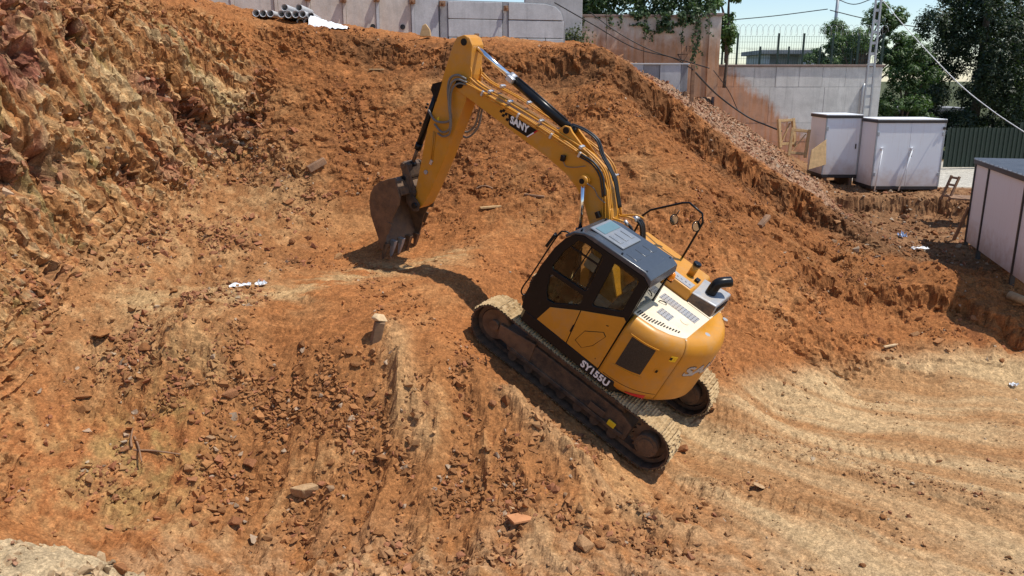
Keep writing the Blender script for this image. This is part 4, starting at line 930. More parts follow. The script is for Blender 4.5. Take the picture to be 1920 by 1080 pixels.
t = NT('vent_mesh'); co = t.coord('Object', (1, 1, 1)); ck = t.n('TexVoronoi'); ck.inputs['Scale'].default_value = 75; t.l(co, ck.inputs['Vector'])
t.set('Base Color', t.ramp(ck.outputs['Distance'], [(.25, (.010,.010,.010)), (.7, (.032,.03,.028))])).set('Roughness', .5); VENT = t.m

EX = empty('excavator')
_m = Matrix(EX_M.tolist()).to_4x4() if False else Matrix(((-0.767,-0.5136,0.3847),(0.4149,-0.8542,-0.3134),(0.4895,-0.0807,0.8682))).to_4x4()
EX.matrix_world = Matrix.Translation((1.347, 13.24, 0.57)) @ _m.to_quaternion().to_matrix().to_4x4()
tag(EX, 'yellow tracked excavator climbing the earth slope with its boom raised', 'excavator')
SLEW = math.radians(-2.93)
def hp(mb, name, mat, parent=None, bevel=0.0, seg=2, label=None, lower=False):
    """part of the slewing house (or of the undercarriage when lower)"""
    o = mb.build(name, mat, parent or EX, bevel, seg)
    if parent is None and not lower: o.rotation_euler.z = SLEW
    if label: o['label'] = label
    return o
def holed(outer, holes, y0, y1):
    bm = bmesh.new(); ed = []
    for loop in [outer] + holes:
        vs = [bm.verts.new((x, y0, z)) for x, z in loop]
        ed += [bm.edges.new((vs[i], vs[(i+1) % len(vs)])) for i in range(len(vs))]
    r = bmesh.ops.triangle_fill(bm, use_beauty=True, edges=ed)
    fs = [g for g in r['geom'] if isinstance(g, bmesh.types.BMFace)]
    e = bmesh.ops.extrude_face_region(bm, geom=fs)
    for v in e['geom']:
        if isinstance(v, bmesh.types.BMVert): v.co.y = y1
    bmesh.ops.recalc_face_normals(bm, faces=bm.faces)
    bm.verts.index_update()
    mb = MB(); mb.add([v.co[:] for v in bm.verts], [tuple(v.index for v in f.verts) for f in bm.faces]); bm.free()
    return mb
def text_mesh(body, size, bold=.0, shear=0.0, depth=.003):
    cu = bpy.data.curves.new('txt', 'FONT'); cu.body = body; cu.size = size; cu.offset = bold; cu.extrude = depth
    cu.resolution_u = 3; cu.shear = shear; cu.space_character = 1.02
    ob = bpy.data.objects.new('txt', cu); COL.objects.link(ob)
    dg = bpy.context.evaluated_depsgraph_get(); dg.update()
    me = bpy.data.meshes.new_from_object(ob.evaluated_get(dg))
    vs = np.array([v.co[:] for v in me.vertices]); fs = [tuple(p.vertices) for p in me.polygons]
    bpy.data.objects.remove(ob); bpy.data.curves.remove(cu); bpy.data.meshes.remove(me)
    vs[:, 0] -= vs[:, 0].min(); vs[:, 1] -= vs[:, 1].min()
    return vs, fs

# ---- tracks
def shoe_variants():
    out = []; rng = np.random.default_rng(4)
    for k in range(5):
        mb = MB(); nx_, ny_ = 8, 15; vs = []
        lump = rng.uniform(.2, 1.0)
        for j in range(ny_):
            for i in range(nx_):
                x = -.084 + .168*i/(nx_-1); y = -.25 + .5*j/(ny_-1)
                h = .018 + (.020 if i in (1, 4, 6) else 0) + (.030*lump*max(0, rng.normal(.3, .5)) if 0 < i < nx_-1 else 0)
                if j in (0, ny_-1): h *= .75; y += rng.normal(0, .006)
                vs.append((x + rng.normal(0, .003), y, h))
        fs = [(j*nx_+i, j*nx_+i+1, (j+1)*nx_+i+1, (j+1)*nx_+i) for j in range(ny_-1) for i in range(nx_-1)]
        mb.add(vs, fs)
        mb.box((-.085, -.248, -.012), (.085, .248, .012))
        out.append(mb.mesh('track_shoe', 0, 1, False))
    for me in out:
        me.materials.append(MUD); me.materials.append(BLKD)
        for k_ in range(len(me.polygons)-6, len(me.polygons)): me.polygons[k_].material_index = 1
    return out
SHOES = shoe_variants()
IX, SX, CZ, RR = 1.60, -1.55, .425, .372
def track_path(n):
    L1 = IX-SX; L2 = math.pi*RR; tot = 2*L1+2*L2; out = []
    for k in range(n):
        s = tot*k/n
        if s < L1: x = SX+s; out.append(((x, CZ+RR-.018*math.sin(math.pi*s/L1)), 0.0))
        elif s < L1+L2:
            a = (s-L1)/RR; out.append(((IX+RR*math.sin(a), CZ+RR*math.cos(a)), a))
        elif s < 2*L1+L2: out.append(((IX-(s-L1-L2), CZ-RR), math.pi))
        else:
            a = math.pi+(s-2*L1-L2)/RR; out.append(((SX+RR*math.sin(a), CZ+RR*math.cos(a)), a))
    return out
for sgn in (1, -1):
    yc = .995*sgn
    mb = MB(); rin = RR-.025
    def ring(r):
        pts = []
        for k in range(17): a = math.pi*k/16; pts.append((IX+r*math.sin(a), CZ+r*math.cos(a)))
        for k in range(17): a = math.pi+math.pi*k/16; pts.append((SX+r*math.sin(a), CZ+r*math.cos(a)))
        return pts
    o, i = ring(rin), ring(rin-.07)
    rings = []
    for y, pr in ((yc-.09, o), (yc+.09, o), (yc+.09, i), (yc-.09, i), (yc-.09, o)): rings.append([(x, y, z) for x, z in pr])
    mb.loft(rings, False, False)
    tk = hp(mb, 'track', BLKD, lower=True, label=('mud caked near track below the cab' if sgn > 0 else 'mud caked far track showing behind the counterweight'))
    rng = random.Random(3+sgn)
    for (x, z), a in track_path(53):
        s = link('track_shoe', SHOES[rng.randrange(5)], None, tk)
        s.location = (x, yc, z); s.rotation_euler = (0, a, 0 if rng.random() < .5 else 0)
    fr = MB(); fr.prism([(-1.22,.20),(1.2,.20),(1.32,.34),(1.28,.52),(1.05,.60),(-.95,.60),(-1.22,.5)], yc-.15, yc+.15)
    fr.prism([(-1.0,.60),(1.05,.60),(1.0,.665),(-.95,.665)], yc-.10, yc+.10)
    fr.box((-1.15, yc-.19, .22), (1.15, yc+.19, .30)); 
    hp(fr, 'track_frame', BLKD, tk, .012)
    yk = MB(); yk.prism([(.75,.26),(1.45,.30),(1.50,.54),(.8,.64)], yc-.17, yc+.17); hp(yk, 'idler_yoke', STEEL, tk, .01)
    idl = MB(); idl.cyl((IX, yc-.10, CZ), (IX, yc+.10, CZ), .265, 28); idl.cyl((IX, yc-.16, CZ), (IX, yc+.16, CZ), .09, 16); hp(idl, 'idler', STEEL, tk)
    sp = MB(); n = 21; pr = []
    for k in range(n*2): a = math.pi*k/n; r = .33 if k % 2 == 0 else .28; pr.append((SX+r*math.cos(a), CZ+r*math.sin(a)))
    sp.prism(pr, yc-.03, yc+.03); hp(sp, 'sprocket', STEEL, tk)
    mo = MB(); mo.cyl((SX, yc-.22, CZ), (SX, yc+.215, CZ), .19, 28); mo.cyl((SX, yc-.235, CZ), (SX, yc+.23, CZ), .13, 24)
    for k in range(10):
        a = 2*math.pi*k/10; mo.cyl((SX+.165*math.cos(a), yc-.23, CZ+.165*math.sin(a)), (SX+.165*math.cos(a), yc+.225, CZ+.165*math.sin(a)), .012, 6)
    hp(mo, 'drive_motor', BLKD, tk)
    for k in range(7):
        x = -1.0 + k*.345; r = MB(); r.cyl((x, yc-.15, .155), (x, yc+.15, .155), .085, 16); hp(r, 'roller', STEEL, tk)
    for x in (-.55, .55):
        r = MB(); r.cyl((x, yc-.08, .70), (x, yc+.08, .70), .055, 14); hp(r, 'carrier_roller', STEEL, tk)
    g = MB(); g.box((-.99, yc+.19, .30), (-.85, yc+.215, .40)); hp(g, 'grease_cover', SAFE if sgn > 0 else BLKD, tk, .006)
    b = MB(); b.box((-.75, yc+.19, .33), (-.45, yc+.20, .45)); hp(b, 'guide_plate', STEEL, tk, .004)
uc = MB(); uc.box((-.75, -.8, .38), (.75, .8, .66)); uc.prism([(-1.0,.34),(-.55,.34),(-.5,.6),(-.95,.6)], -.85, .85); uc.prism([(1.0,.34),(.55,.34),(.5,.6),(.95,.6)], -.85, .85)
hp(uc, 'undercarriage', BLKD, lower=True, bevel=.02)
sr = MB(); sr.cyl((0, 0, .64), (0, 0, .87), .52, 40); hp(sr, 'slew_ring', STEEL, lower=True)

# ---- house: platform, panels, hood, counterweight
def tail(frm, to, n):
    """plan outline of the short round tail, clockwise seen from above, as (x, y, inward normal)"""
    key = [(-.34,1.225),(-.55,1.215),(-.75,1.175),(-.95,1.07),(-1.14,.88),(-1.30,.62),(-1.42,.33),(-1.47,0)]
    key = [(x*1.065, y*1.01) for x, y in key]; key = key + [(x, -y) for x, y in key[-2::-1]]
    P = spline([(x, y, 0) for x, y in key], 8)
    L = [0]
    for a, b in zip(P, P[1:]): L.append(L[-1] + (b-a).length)
    tot = L[-1]; out = []
    for k in range(n):
        s = tot*(frm + (to-frm)*k/(n-1)); j = max(i for i in range(len(L)) if L[i] <= s+1e-9); j = min(j, len(P)-2)
        f = (s-L[j])/(L[j+1]-L[j]); p = P[j].lerp(P[j+1], f); d = (P[j+1]-P[j]).normalized()
        out.append((p.x, p.y, -d.y*-1, -d.x))
    return out
def tail_solid(frm, to, n, prof, depth):
    ol = tail(frm, to, n); rings = []
    for off, z in prof:
        o = []
        for k, (x, y, nx0, ny0) in enumerate(ol):
            nrm = Vector((-x*.9, -y, 0))
            a = ol[max(k-1, 0)]; b = ol[min(k+1, n-1)]; d = Vector((b[0]-a[0], b[1]-a[1], 0)).normalized(); nn = Vector((-d.y, d.x, 0))
            if nn.dot(nrm) < 0: nn = -nn
            o.append((x+nn.x*off, y+nn.y*off, z))
        inn = []
        for k, (x, y, _, _) in enumerate(ol):
            a = ol[max(k-1, 0)]; b = ol[min(k+1, n-1)]; d = Vector((b[0]-a[0], b[1]-a[1], 0)).normalized(); nn = Vector((-d.y, d.x, 0))
            if nn.dot(Vector((-x*.9, -y, 0))) < 0: nn = -nn
            inn.append((x+nn.x*depth, y+nn.y*depth, z))
        rings.append((o, inn))
    mb = MB(); n_ = n
    V = []; 
    for o, i in rings: V += o + i
    m = 2*n; F = []; S = []
    R = len(rings)
    for r in range(R-1):
        for k in range(n-1):
            F.append((r*m+k, r*m+k+1, (r+1)*m+k+1, (r+1)*m+k)); S.append(True)
            F.append((r*m+n+k+1, r*m+n+k, (r+1)*m+n+k, (r+1)*m+n+k+1)); S.append(False)
        F.append((r*m+0, (r+1)*m+0, (r+1)*m+n, r*m+n)); S.append(False)
        F.append((r*m+n-1, r*m+m-1, (r+1)*m+m-1, (r+1)*m+n-1)); S.append(False)
    for k in range(n-1):
        F.append((k, n+k, n+k+1, k+1)); S.append(False)
        F.append(((R-1)*m+k, (R-1)*m+k+1, (R-1)*m+n+k+1, (R-1)*m+n+k)); S.append(True)
    mb.v = [tuple(map(float, p)) for p in V]; mb.f = F; mb.sm = S
    return mb
PROF = [(.10,.925),(.045,.945),(.012,.985),(0,1.06),(0,1.45),(0,1.87),(.008,1.95),(.03,2.02),(.065,2.085),(.11,2.125),(.165,2.146)]
platform = MB(); platform.prism([(1.16,1.235),(-.65,1.235),(-.9,1.02),(-1.15,.62),(-1.22,0),(-1.15,-.62),(-.9,-1.02),(-.65,-1.235),(1.05,-1.235),(1.22,-1.1),(1.22,-.45),(.95,-.42),(.95,.2),(1.25,.24),(1.25,1.12)], .868, 1.062, 'z')
hp(platform, 'platform', BLK, bevel=.012)
vs, fs = text_mesh('SY155U', .150, .0055, 0, .002)
wx = vs[:, 0].max(); mb = MB(); mb.add([(-.075 - x*(.545/wx), 1.237 + z, .905 + y*1.10) for x, y, z in vs], fs); hp(mb, 'lettering', WHITE, bpy.data.objects['platform'])
lp = hp(tail_solid(0.0, .265, 22, PROF, .20), 'side_panel', YEL, label='yellow left engine side panel with dark vent')
cw = hp(tail_solid(.268, .732, 44, PROF, .45), 'counterweight', YEL)
hp(tail_solid(.735, 1.0, 16, PROF, .20), 'side_panel', YEL, label='yellow right engine side panel away from camera')
cwt = MB(); pl = [(x*.885, y*.885) for x, y, _, _ in tail(.262, .738, 26)]; cwt.prism(pl + [(-1.155,-.74),(-1.155,.74)], 2.08, 2.140, 'z'); hp(cwt, 'top_cap', YEL_DUST_GLARE, cw, .006)
for y in (.18, -.62):
    b = MB(); b.cyl((-1.30, y, 2.138), (-1.30, y, 2.147), .045, 16); hp(b, 'lifting_plug', GREYM, cw)
bay = MB(); bay.prism([(-.30,1.0),(-.68,.98),(-.95,.75),(-1.12,.45),(-1.12,-.45),(-.95,-.75),(-.68,-.98),(-.30,-1.0)], 1.065, 2.045, 'z'); hp(bay, 'engine_bay', BLKD)
# vent in the side panel, stickers, latch, seams
def on_tail(s_, z, out_=.004):
    ol = tail(0, 1, 201); k = int(s_*200); x, y, _, _ = ol[k]; a, b = ol[max(k-1, 0)], ol[min(k+1, 200)]
    d = Vector((b[0]-a[0], b[1]-a[1], 0)).normalized(); nn = Vector((-d.y, d.x, 0))
    if nn.dot(Vector((x*.9, y, 0))) < 0: nn = -nn
    return Vector((x, y, z)) + nn*out_, d, nn
def tail_patch(s0, s1, zf0, zf1, out_, n=8, th=.012):
    """patch following the tail: zf are (lower, upper) z at s0 and s1"""
    mb = MB(); o = []; i = []
    for k in range(n+1):
        f = k/n; s_ = s0+(s1-s0)*f
        lo = zf0[0]+(zf1[0]-zf0[0])*f; hi = zf0[1]+(zf1[1]-zf0[1])*f
        p, d, nn = on_tail(s_, 0, out_)
        o += [(p.x, p.y, lo), (p.x, p.y, hi)]; q = p - nn*th; i += [(q.x, q.y, lo), (q.x, q.y, hi)]
    V = o+i; m = len(o); F = []
    for k in range(n):
        a = 2*k; F += [(a, a+2, a+3, a+1), (m+a, m+a+1, m+a+3, m+a+2), (a, m+a, m+a+2, a+2), (a+1, a+3, m+a+3, m+a+1)]
    F += [(0, 1, m+1, m), (m-2, 2*m-2, 2*m-1, m-1)]
    mb.add(V, F); return mb
v = hp(tail_patch(.045, .150, (1.34, 1.91), (1.40, 1.93), .005), 'vent', VENT, lp, 0, 1, 'dark mesh vent in the side panel')
for zz0, zz1, s0_, s1_ in ((1.29,1.32,.036,.162),(1.915,1.94,.036,.162)):
    hp(tail_patch(s0_, s1_, (zz0, zz1), (zz0+.05*(zz0 < 1.5), zz1+.05*(zz0 < 1.5)), .010), 'vent_rim', YEL, lp)
hp(tail_patch(.222, .252, (1.80, 1.90), (1.80, 1.90), .004, 4), 'warning_sticker', SAFE, lp)
for a_, b_ in ((.2245, .2335), (.243, .2445)):
    hp(tail_patch(a_, b_, (1.825, 1.875), (1.825, 1.875), .0065, 2), 'sticker_symbol', BLK, lp)
hp(tail_patch(.192, .218, (1.52, 1.60), (1.52, 1.60), .006, 4), 'latch_plate', YEL, lp); hp(tail_patch(.195, .205, (1.535, 1.585), (1.535, 1.585), .010, 3), 'latch', BLK, lp)
hp(tail_patch(.135, .222, (.990, 1.000), (.985, 1.055), .006, 8), 'reflector', RED, cw)
hp(tail_patch(.02, .262, (1.075, 1.083), (1.105, 1.113), .002, 18), 'panel_seam', BLK, lp)
# counterweight lettering wrapped round the tail
vs, fs = text_mesh('SANY', .33, .012, .12, .003); wx = vs[:, 0].max()
for mat_, grow, dep in ((BLKD, .012, .002), (LOGO, 0, .006)):
    V = []
    for x, y, z in vs:
        s_ = .330 + (x/wx)*.30; p, d, nn = on_tail(s_, 0, dep + z)
        V.append((p.x, p.y, 1.53 + y*.74 + grow*(1 if y > .1 else -1)))
    mb = MB(); mb.add(V, fs); mb.sm = [False]*len(fs); hp(mb, 'lettering', mat_, cw)
# hood
hood = MB(); hood.prism([(-.30,1.065),(-.45,1.06),(-.74,1.02),(-.93,.925),(-1.10,.77),(-1.14,.71),(-1.14,-.95),(-.95,-1.04),(-.69,-1.05),(-.69,-.285),(-.16,-.285),(-.16,.24),(-.30,.26)], 2.09, 2.153, 'z')
hood_o = hp(hood, 'engine_hood', YEL_DUST_GLARE, bevel=.006)
sl = MB(); rng = random.Random(2)
for r in range(16):
    x = -.36 - r*.042
    for c in range(6):
        y = 1.0 - .028*c - max(0, -x-.55)*.62
        if c >= 5 - (r > 9)*2: continue
        sl.box((x-.012, y-.009, 2.1480), (x+.012, y+.009, 2.1570))
hp(sl, 'vent_slots', BLK, hood_o)
for x0, x1, y0, y1 in ((-.52,-.76,.40,.62), (-.34,-1.04,-.06,.17)):
    p = MB(); p.box((x1, y0, 2.1530), (x0, y1, 2.1590)); pp = hp(p, 'perforated_plate', GREYM, hood_o)
    d = MB(); ny_ = int(abs(y1-y0)/.05); nx_ = int(abs(x1-x0)/.055)
    for i in range(nx_):
        for j in range(ny_):
            xx = x1 + (i+.5)*(x0-x1)/nx_; yy = y0 + (j+.5)*(y1-y0)/ny_; d.box((xx-.012, yy-.006, 2.1570), (xx+.012, yy+.006, 2.1615))
    hp(d, 'perforations', BLK, pp)
h = MB(); h.tube(spline([(-.40,.30,2.15),(-.42,.29,2.185),(-.50,.25,2.185),(-.52,.24,2.15)], 4), .009, 6); hp(h, 'hood_handle', BLK, hood_o)
k = MB(); k.cyl((-.92,.32,2.1530), (-.92,.32,2.1620), .075, 20); hp(k, 'filler_dimple', YEL_DUST_GLARE, hood_o, .004)
seam = MB(); seam.box((-1.14, -.275, 2.1500), (-.70, -.265, 2.1565)); hp(seam, 'hood_seam', BLK, hood_o)
# exhaust cover and stack
ec = MB(); ec.add([(-.72,-.33,2.153),(-1.12,-.33,2.153),(-1.14,-1.02,2.153),(-.72,-1.02,2.153),(-.75,-.39,2.29),(-1.10,-.39,2.35),(-1.11,-.99,2.41),(-.75,-.99,2.35)],
       [(3,2,1,0),(4,5,6,7),(0,1,5,4),(1,2,6,5),(2,3,7,6),(3,0,4,7)]); 
ec.v = [(x if x < -.9 else x+.16, y, z) for x, y, z in ec.v]; eo = hp(ec, 'exhaust_cover', GREYM, bevel=.03, seg=3)
f = MB(); f.add([(-.585,-.318,2.157),(-1.11,-.318,2.157),(-1.095,-.374,2.335),(-.615,-.374,2.28),(-.585,-.329,2.157),(-1.11,-.329,2.157),(-1.095,-.386,2.335),(-.615,-.386,2.28)],
       [(0,1,2,3),(7,6,5,4),(0,4,5,1),(1,5,6,2),(2,6,7,3),(3,7,4,0)]); hp(f, 'cover_shade', BLKD, eo)  # dark sheet painting the shade on the cover's left face
for i in range(9):
    s = MB(); y = -.46 - i*.055; s.box((-1.135, y-.009, 2.20), (-1.095, y+.009, 2.31)); hp(s, 'louvre', BLK, eo)
st = MB(); st.tube(spline([(-.86,-.66,2.30),(-.86,-.66,2.50),(-.89,-.70,2.58),(-1.0,-.84,2.64)], 6), .088, 20, True); hp(st, 'exhaust_stack', BLK)
# tank side
tank = MB(); tank.prism([(-.66,1.062),(.86,1.062),(.86,1.62),(.80,2.22),(.72,2.35),(-.62,2.35),(-.66,2.30)], -.30, -1.20); tk_o = hp(tank, 'fuel_tank', YEL, bevel=.03, seg=3)
p = MB(); p.box((-.60, -.54, 2.351), (.60, -.33, 2.361)); hp(p, 'walkway_plate', GREYM, tk_o)
for i in range(9):
    q = MB(); q.cyl((-.54+.08*i, -.43, 2.361), (-.54+.08*i, -.43, 2.372), .018, 10); hp(q, 'grip_stud', SILV, tk_o)
c = MB(); c.cyl((-.40,-.78,2.35), (-.40,-.78,2.55), .062, 20); hp(c, 'filler_neck', YEL, tk_o); c = MB(); c.cyl((-.40,-.78,2.55), (-.40,-.78,2.60), .072, 20); hp(c, 'filler_cap', BLK, tk_o, .008)
c = MB(); c.box((-.60,-.76,2.35), (-.52,-.66,2.40)); hp(c, 'latch', BLK, tk_o, .008)
tb = MB(); tb.prism([(.88,1.062),(1.2,1.062),(1.2,1.4),(1.12,1.52),(.88,1.52)], -.46, -1.21); hp(tb, 'tool_box', YEL, bevel=.02)
wl = MB(); wl.box((-.14, -.29, 1.065), (.30, .26, 1.45)); hp(wl, 'valve_cover', BLKD, bevel=.01)
wl = MB(); wl.box((-.295, -.28, 1.45), (-.17, .27, 2.085)); hp(wl, 'bulkhead', YEL)
# guard rail with its mirrors
gr = MB(); gr.tube([(-.05,-1.16,2.33),(-.05,-1.16,2.44),(-.03,-1.16,3.08),(.06,-1.16,3.20),(.34,-1.16,3.23),(.44,-1.16,3.16),(.86,-1.16,2.72),(.92,-1.14,2.58),(.90,-1.12,2.05)], .019, 10)
gr_o = hp(gr, 'guard_rail', BLK)
for x, y, z, tx in ((.40,-1.08,2.86,.5),(.02,-1.10,2.98,.7)):
    m = MB(); n_ = Vector((-.75, .45, .55)).normalized(); c = Vector((x, y, z)); m.tube([c-n_*.03, c-n_*.012, c], [.05, .088, .095], 20); mo = hp(m, 'mirror', BLK, gr_o)
    g = MB(); g.tube([c+n_*.0005, c+n_*.006], [.080, .077], 20); hp(g, 'mirror_glass', MIRR, mo)
    s = MB(); s.tube([c-n_*.02, (x+.02, -1.16, z+.16)], .010, 6); hp(s, 'mirror_arm', BLK, mo)

# ---- cab
OUT = [(1.245,1.064),(1.30,1.30),(1.285,1.9),(1.215,2.32),(1.13,2.56),(1.02,2.70),(.88,2.775),(-.22,2.815),(-.325,2.75),(-.345,2.1),(-.355,1.064)]
HOLES = [[(.93,2.655),(.80,2.69),(.50,2.70),(.46,2.66),(.425,2.07),(.46,2.03),(1.07,1.985),(1.11,2.03),(1.06,2.35)],
         [(1.085,1.88),(1.05,1.905),(.45,1.945),(.42,1.90),(.42,1.77),(.80,1.51),(.92,1.49),(1.0,1.60)],
         [(.275,2.69),(.22,2.735),(-.15,2.735),(-.185,2.70),(-.20,2.16),(-.17,2.12),(.22,1.91),(.25,1.93)]]
cab = holed(OUT, HOLES, 1.19, 1.238)
for m_ in (holed([(x, z) for x, z in OUT], [[(1.10,2.45),(.95,2.66),(-.15,2.70),(-.2,2.1),(-.2,1.7),(1.05,1.5),(1.15,2.0)]], .29, .33),):
    cab.add(m_.v, m_.f)
cab.prism([(1.25,1.066),(1.30,1.30),(1.285,1.50),(1.24,1.50),(1.25,1.30),(1.2,1.066)], .33, 1.19)     # below the windscreen
cab.prism([(1.10,2.60),(1.02,2.70),(.88,2.772),(-.22,2.812),(-.3,2.74),(-.3,2.68),(.86,2.69),(.98,2.62),(1.06,2.54)], .33, 1.19)
cab.prism([(-.355,1.066),(-.345,2.13),(-.30,2.13),(-.30,1.066)], .33, 1.19); cab.box((-.3,.33,1.066), (1.2,1.19,1.12))
cab.box((-.345,.33,2.12), (-.30,.40,2.76)); cab.box((-.345,1.12,2.12), (-.30,1.19,2.76))
cab_o = hp(cab, 'cab', BLK, bevel=.006)
def pane(name, poly, y0, y1, lab=None): return hp(MB().prism(poly, y0, y1), name, GLASS, cab_o, 0, 1, lab)
for hl in HOLES: pane('window', [(x, z) for x, z in hl], 1.206, 1.212)
pane('window', [(1.10,2.45),(.95,2.66),(-.15,2.70),(-.2,2.1),(-.2,1.7),(1.05,1.5),(1.15,2.0)], .306, .312)
ws = MB(); fr_ = [(1.275,1.52),(1.265,1.9),(1.20,2.30),(1.115,2.54)]
ws.prism(fr_ + [(x-.006, z) for x, z in fr_[::-1]], .335, 1.185); hp(ws, 'windscreen', GLASS, cab_o)
rw = MB(); rw.box((-.330,.405,2.14), (-.324,1.115,2.68)); hp(rw, 'rear_window', GLASS, cab_o)
bm_ = MB(); bm_.prism([(.47,2.03),(.445,2.03),(.475,2.68),(.50,2.68)], 1.196, 1.222); bm_.prism([(.75,2.02),(.735,2.02),(.70,2.68),(.715,2.68)], 1.196, 1.222); bm_.prism([(1.02,2.50),(1.02,2.475),(.47,2.50),(.47,2.525)], 1.197, 1.220); hp(bm_, 'window_slider', BLK, cab_o)
dr = MB().prism([(.915,1.085),(.815,1.42),(.36,1.715),(.305,1.085)], 1.239, 1.252); dr_o = hp(dr, 'door', YEL, cab_o, .004)
hd = MB(); hd.box((.315,1.252,1.30), (.345,1.262,1.44)); hp(hd, 'door_handle', BLK, dr_o, .004)
sp_ = hp(MB().prism([(.345,1.725),(-.28,2.085),(-.335,2.05),(-.345,1.085),(.29,1.085)], 1.239, 1.252), 'lower_panel', YEL, cab_o, .004)
hp(MB().prism([(.19,1.24),(.13,1.47),(-.13,1.66),(-.19,1.62),(-.09,1.36),(.04,1.20)], 1.252, 1.257), 'access_hatch', YEL, sp_, .003)
hp(MB().prism([(.20,1.23),(.135,1.48),(-.135,1.675),(-.20,1.63),(-.095,1.35),(.045,1.19)], 1.250, 1.2535), 'hatch_seam', BLK, sp_)
hp(MB().prism([(-.11,1.80),(-.15,1.815),(-.15,1.80),(-.11,1.785)], 1.252, 1.256), 'lock', BLK, sp_); hp(MB().box((-.24,1.252,1.19), (-.225,1.256,1.205)), 'lock', BLK, sp_)
# roof
roof = MB().prism([(1.165,2.60),(1.06,2.74),(.90,2.83),(.75,2.865),(-.20,2.905),(-.34,2.85),(-.375,2.72),(-.33,2.76),(-.22,2.825),(.88,2.785),(1.02,2.71),(1.12,2.58)], .275, 1.255)
rf = hp(roof, 'roof', ROOFM, cab_o, .028, 3)
ha = MB(); ha.add([(.93,.44,2.855),(.93,1.08,2.855),(.30,1.08,2.893),(.30,.44,2.893),(.91,.46,2.88),(.91,1.06,2.88),(.32,1.06,2.915),(.32,.46,2.915)], [(3,2,1,0),(4,5,6,7),(0,1,5,4),(1,2,6,5),(2,3,7,6),(3,0,4,7)]); ha_o = hp(ha, 'roof_hatch', HATM, rf, .012, 3)
for y0, y1, x0, x1 in ((.52,.62,.62,.40),(.72,.82,.62,.40),(.90,1.0,.62,.40)):
    r = MB(); r.prism([(x0,2.897),(x1,2.910),(x1,2.920),(x0,2.907)], y0, y1); hp(r, 'rib', HATM, ha_o, .004)
sk = MB(); sk.add([(.86,.50,2.884),(.86,1.02,2.884),(.68,1.02,2.895),(.68,.50,2.895),(.86,.50,2.890),(.86,1.02,2.890),(.68,1.02,2.901),(.68,.50,2.901)], [(3,2,1,0),(4,5,6,7),(0,1,5,4),(1,2,6,5),(2,3,7,6),(3,0,4,7)]); hp(sk, 'skylight', mat_basic('skylight', (.12,.20,.22), .08, 0, .05), ha_o)
for (x0, x1) in ((.22,.02),(-.02,-.20)):
    for y0, y1 in ((.40,.56),(.66,.82),(.94,1.12)):
        r = MB(); r.prism([(x0,2.882),(x1,2.890),(x1,2.902),(x0,2.894)], y0, y1); hp(r, 'rib', ROOFM, rf, .006)
for x, y in ((.98,1.18),(.25,1.20),(-.2,1.2),(-.2,.36),(.98,.40)):
    b = MB(); b.cyl((x, y, 2.78), (x, y, 2.91 if x < .9 else 2.83), .016, 8); hp(b, 'bolt', BLK, rf)
# front hand rail and door mirror
rl = MB(); rl.tube(spline([(1.10,1.22,2.66),(1.19,1.26,2.65),(1.25,1.28,2.52),(1.33,1.29,1.7),(1.365,1.29,1.42),(1.34,1.27,1.30),(1.26,1.22,1.30)], 5), .013, 8); rl_o = hp(rl, 'hand_rail', BLK, cab_o)
m = MB(); m.obox((1.30,1.30,2.42), (.05,.10,.26), Euler((0, -.15, .3)).to_matrix()); mo = hp(m, 'door_mirror', BLK, cab_o, .012); 
m = MB(); m.tube([(1.30,1.29,2.44),(1.22,1.26,2.60)], .009, 6); hp(m, 'mirror_arm', BLK, mo)
be = MB(); be.tube([(-.37,.33,2.60),(-.37,.33,2.66),(-.37,.33,2.71),(-.37,.33,2.735)], [.055,.055,.04,.01], 14); be_o = hp(be, 'beacon', ORANGE, cab_o); b = MB(); b.box((-.42,.29,2.575), (-.33,.37,2.60)); b.box((-.345,.32,2.575), (-.33,.34,2.80)); hp(b, 'beacon_bracket', BLK, be_o)
# inside the cab
se = MB(); se.box((.10,.55,1.42), (.58,1.02,1.56)); se.prism([(.02,1.5),(.16,1.52),(.02,2.18),(-.10,2.16)], .57, 1.0); se.prism([(-.02,2.2),(.06,2.22),(.02,2.40),(-.07,2.38)], .68, .90); hp(se, 'seat', SEATM, cab_o, .03)
cn = MB(); cn.box((.15,.36,1.12), (.62,.52,1.66)); cn.box((.15,1.04,1.12), (.62,1.15,1.64)); cn.box((.72,.34,1.9), (.95,.40,2.16)); hp(cn, 'console', CREAM, cab_o, .02)
jy = MB(); jy.tube([(.56,1.09,1.64),(.60,1.09,1.80)], .014, 6); jy.tube([(.56,.44,1.66),(.60,.44,1.82)], .014, 6); jy.obox((.60,1.09,1.83), (.05,.04,.10), Matrix.Identity(3)); jy.obox((.60,.44,1.85), (.05,.04,.10), Matrix.Identity(3))
jy.tube([(.98,.66,1.12),(1.02,.66,1.60)], .012, 6); jy.tube([(.98,.86,1.12),(1.02,.86,1.60)], .012, 6); hp(jy, 'levers', BLK, cab_o)
bd = MB(); bd.box((-.26,.45,1.12), (-.05,1.1,1.75)); hp(bd, 'cab_locker', CREAM, cab_o, .02)

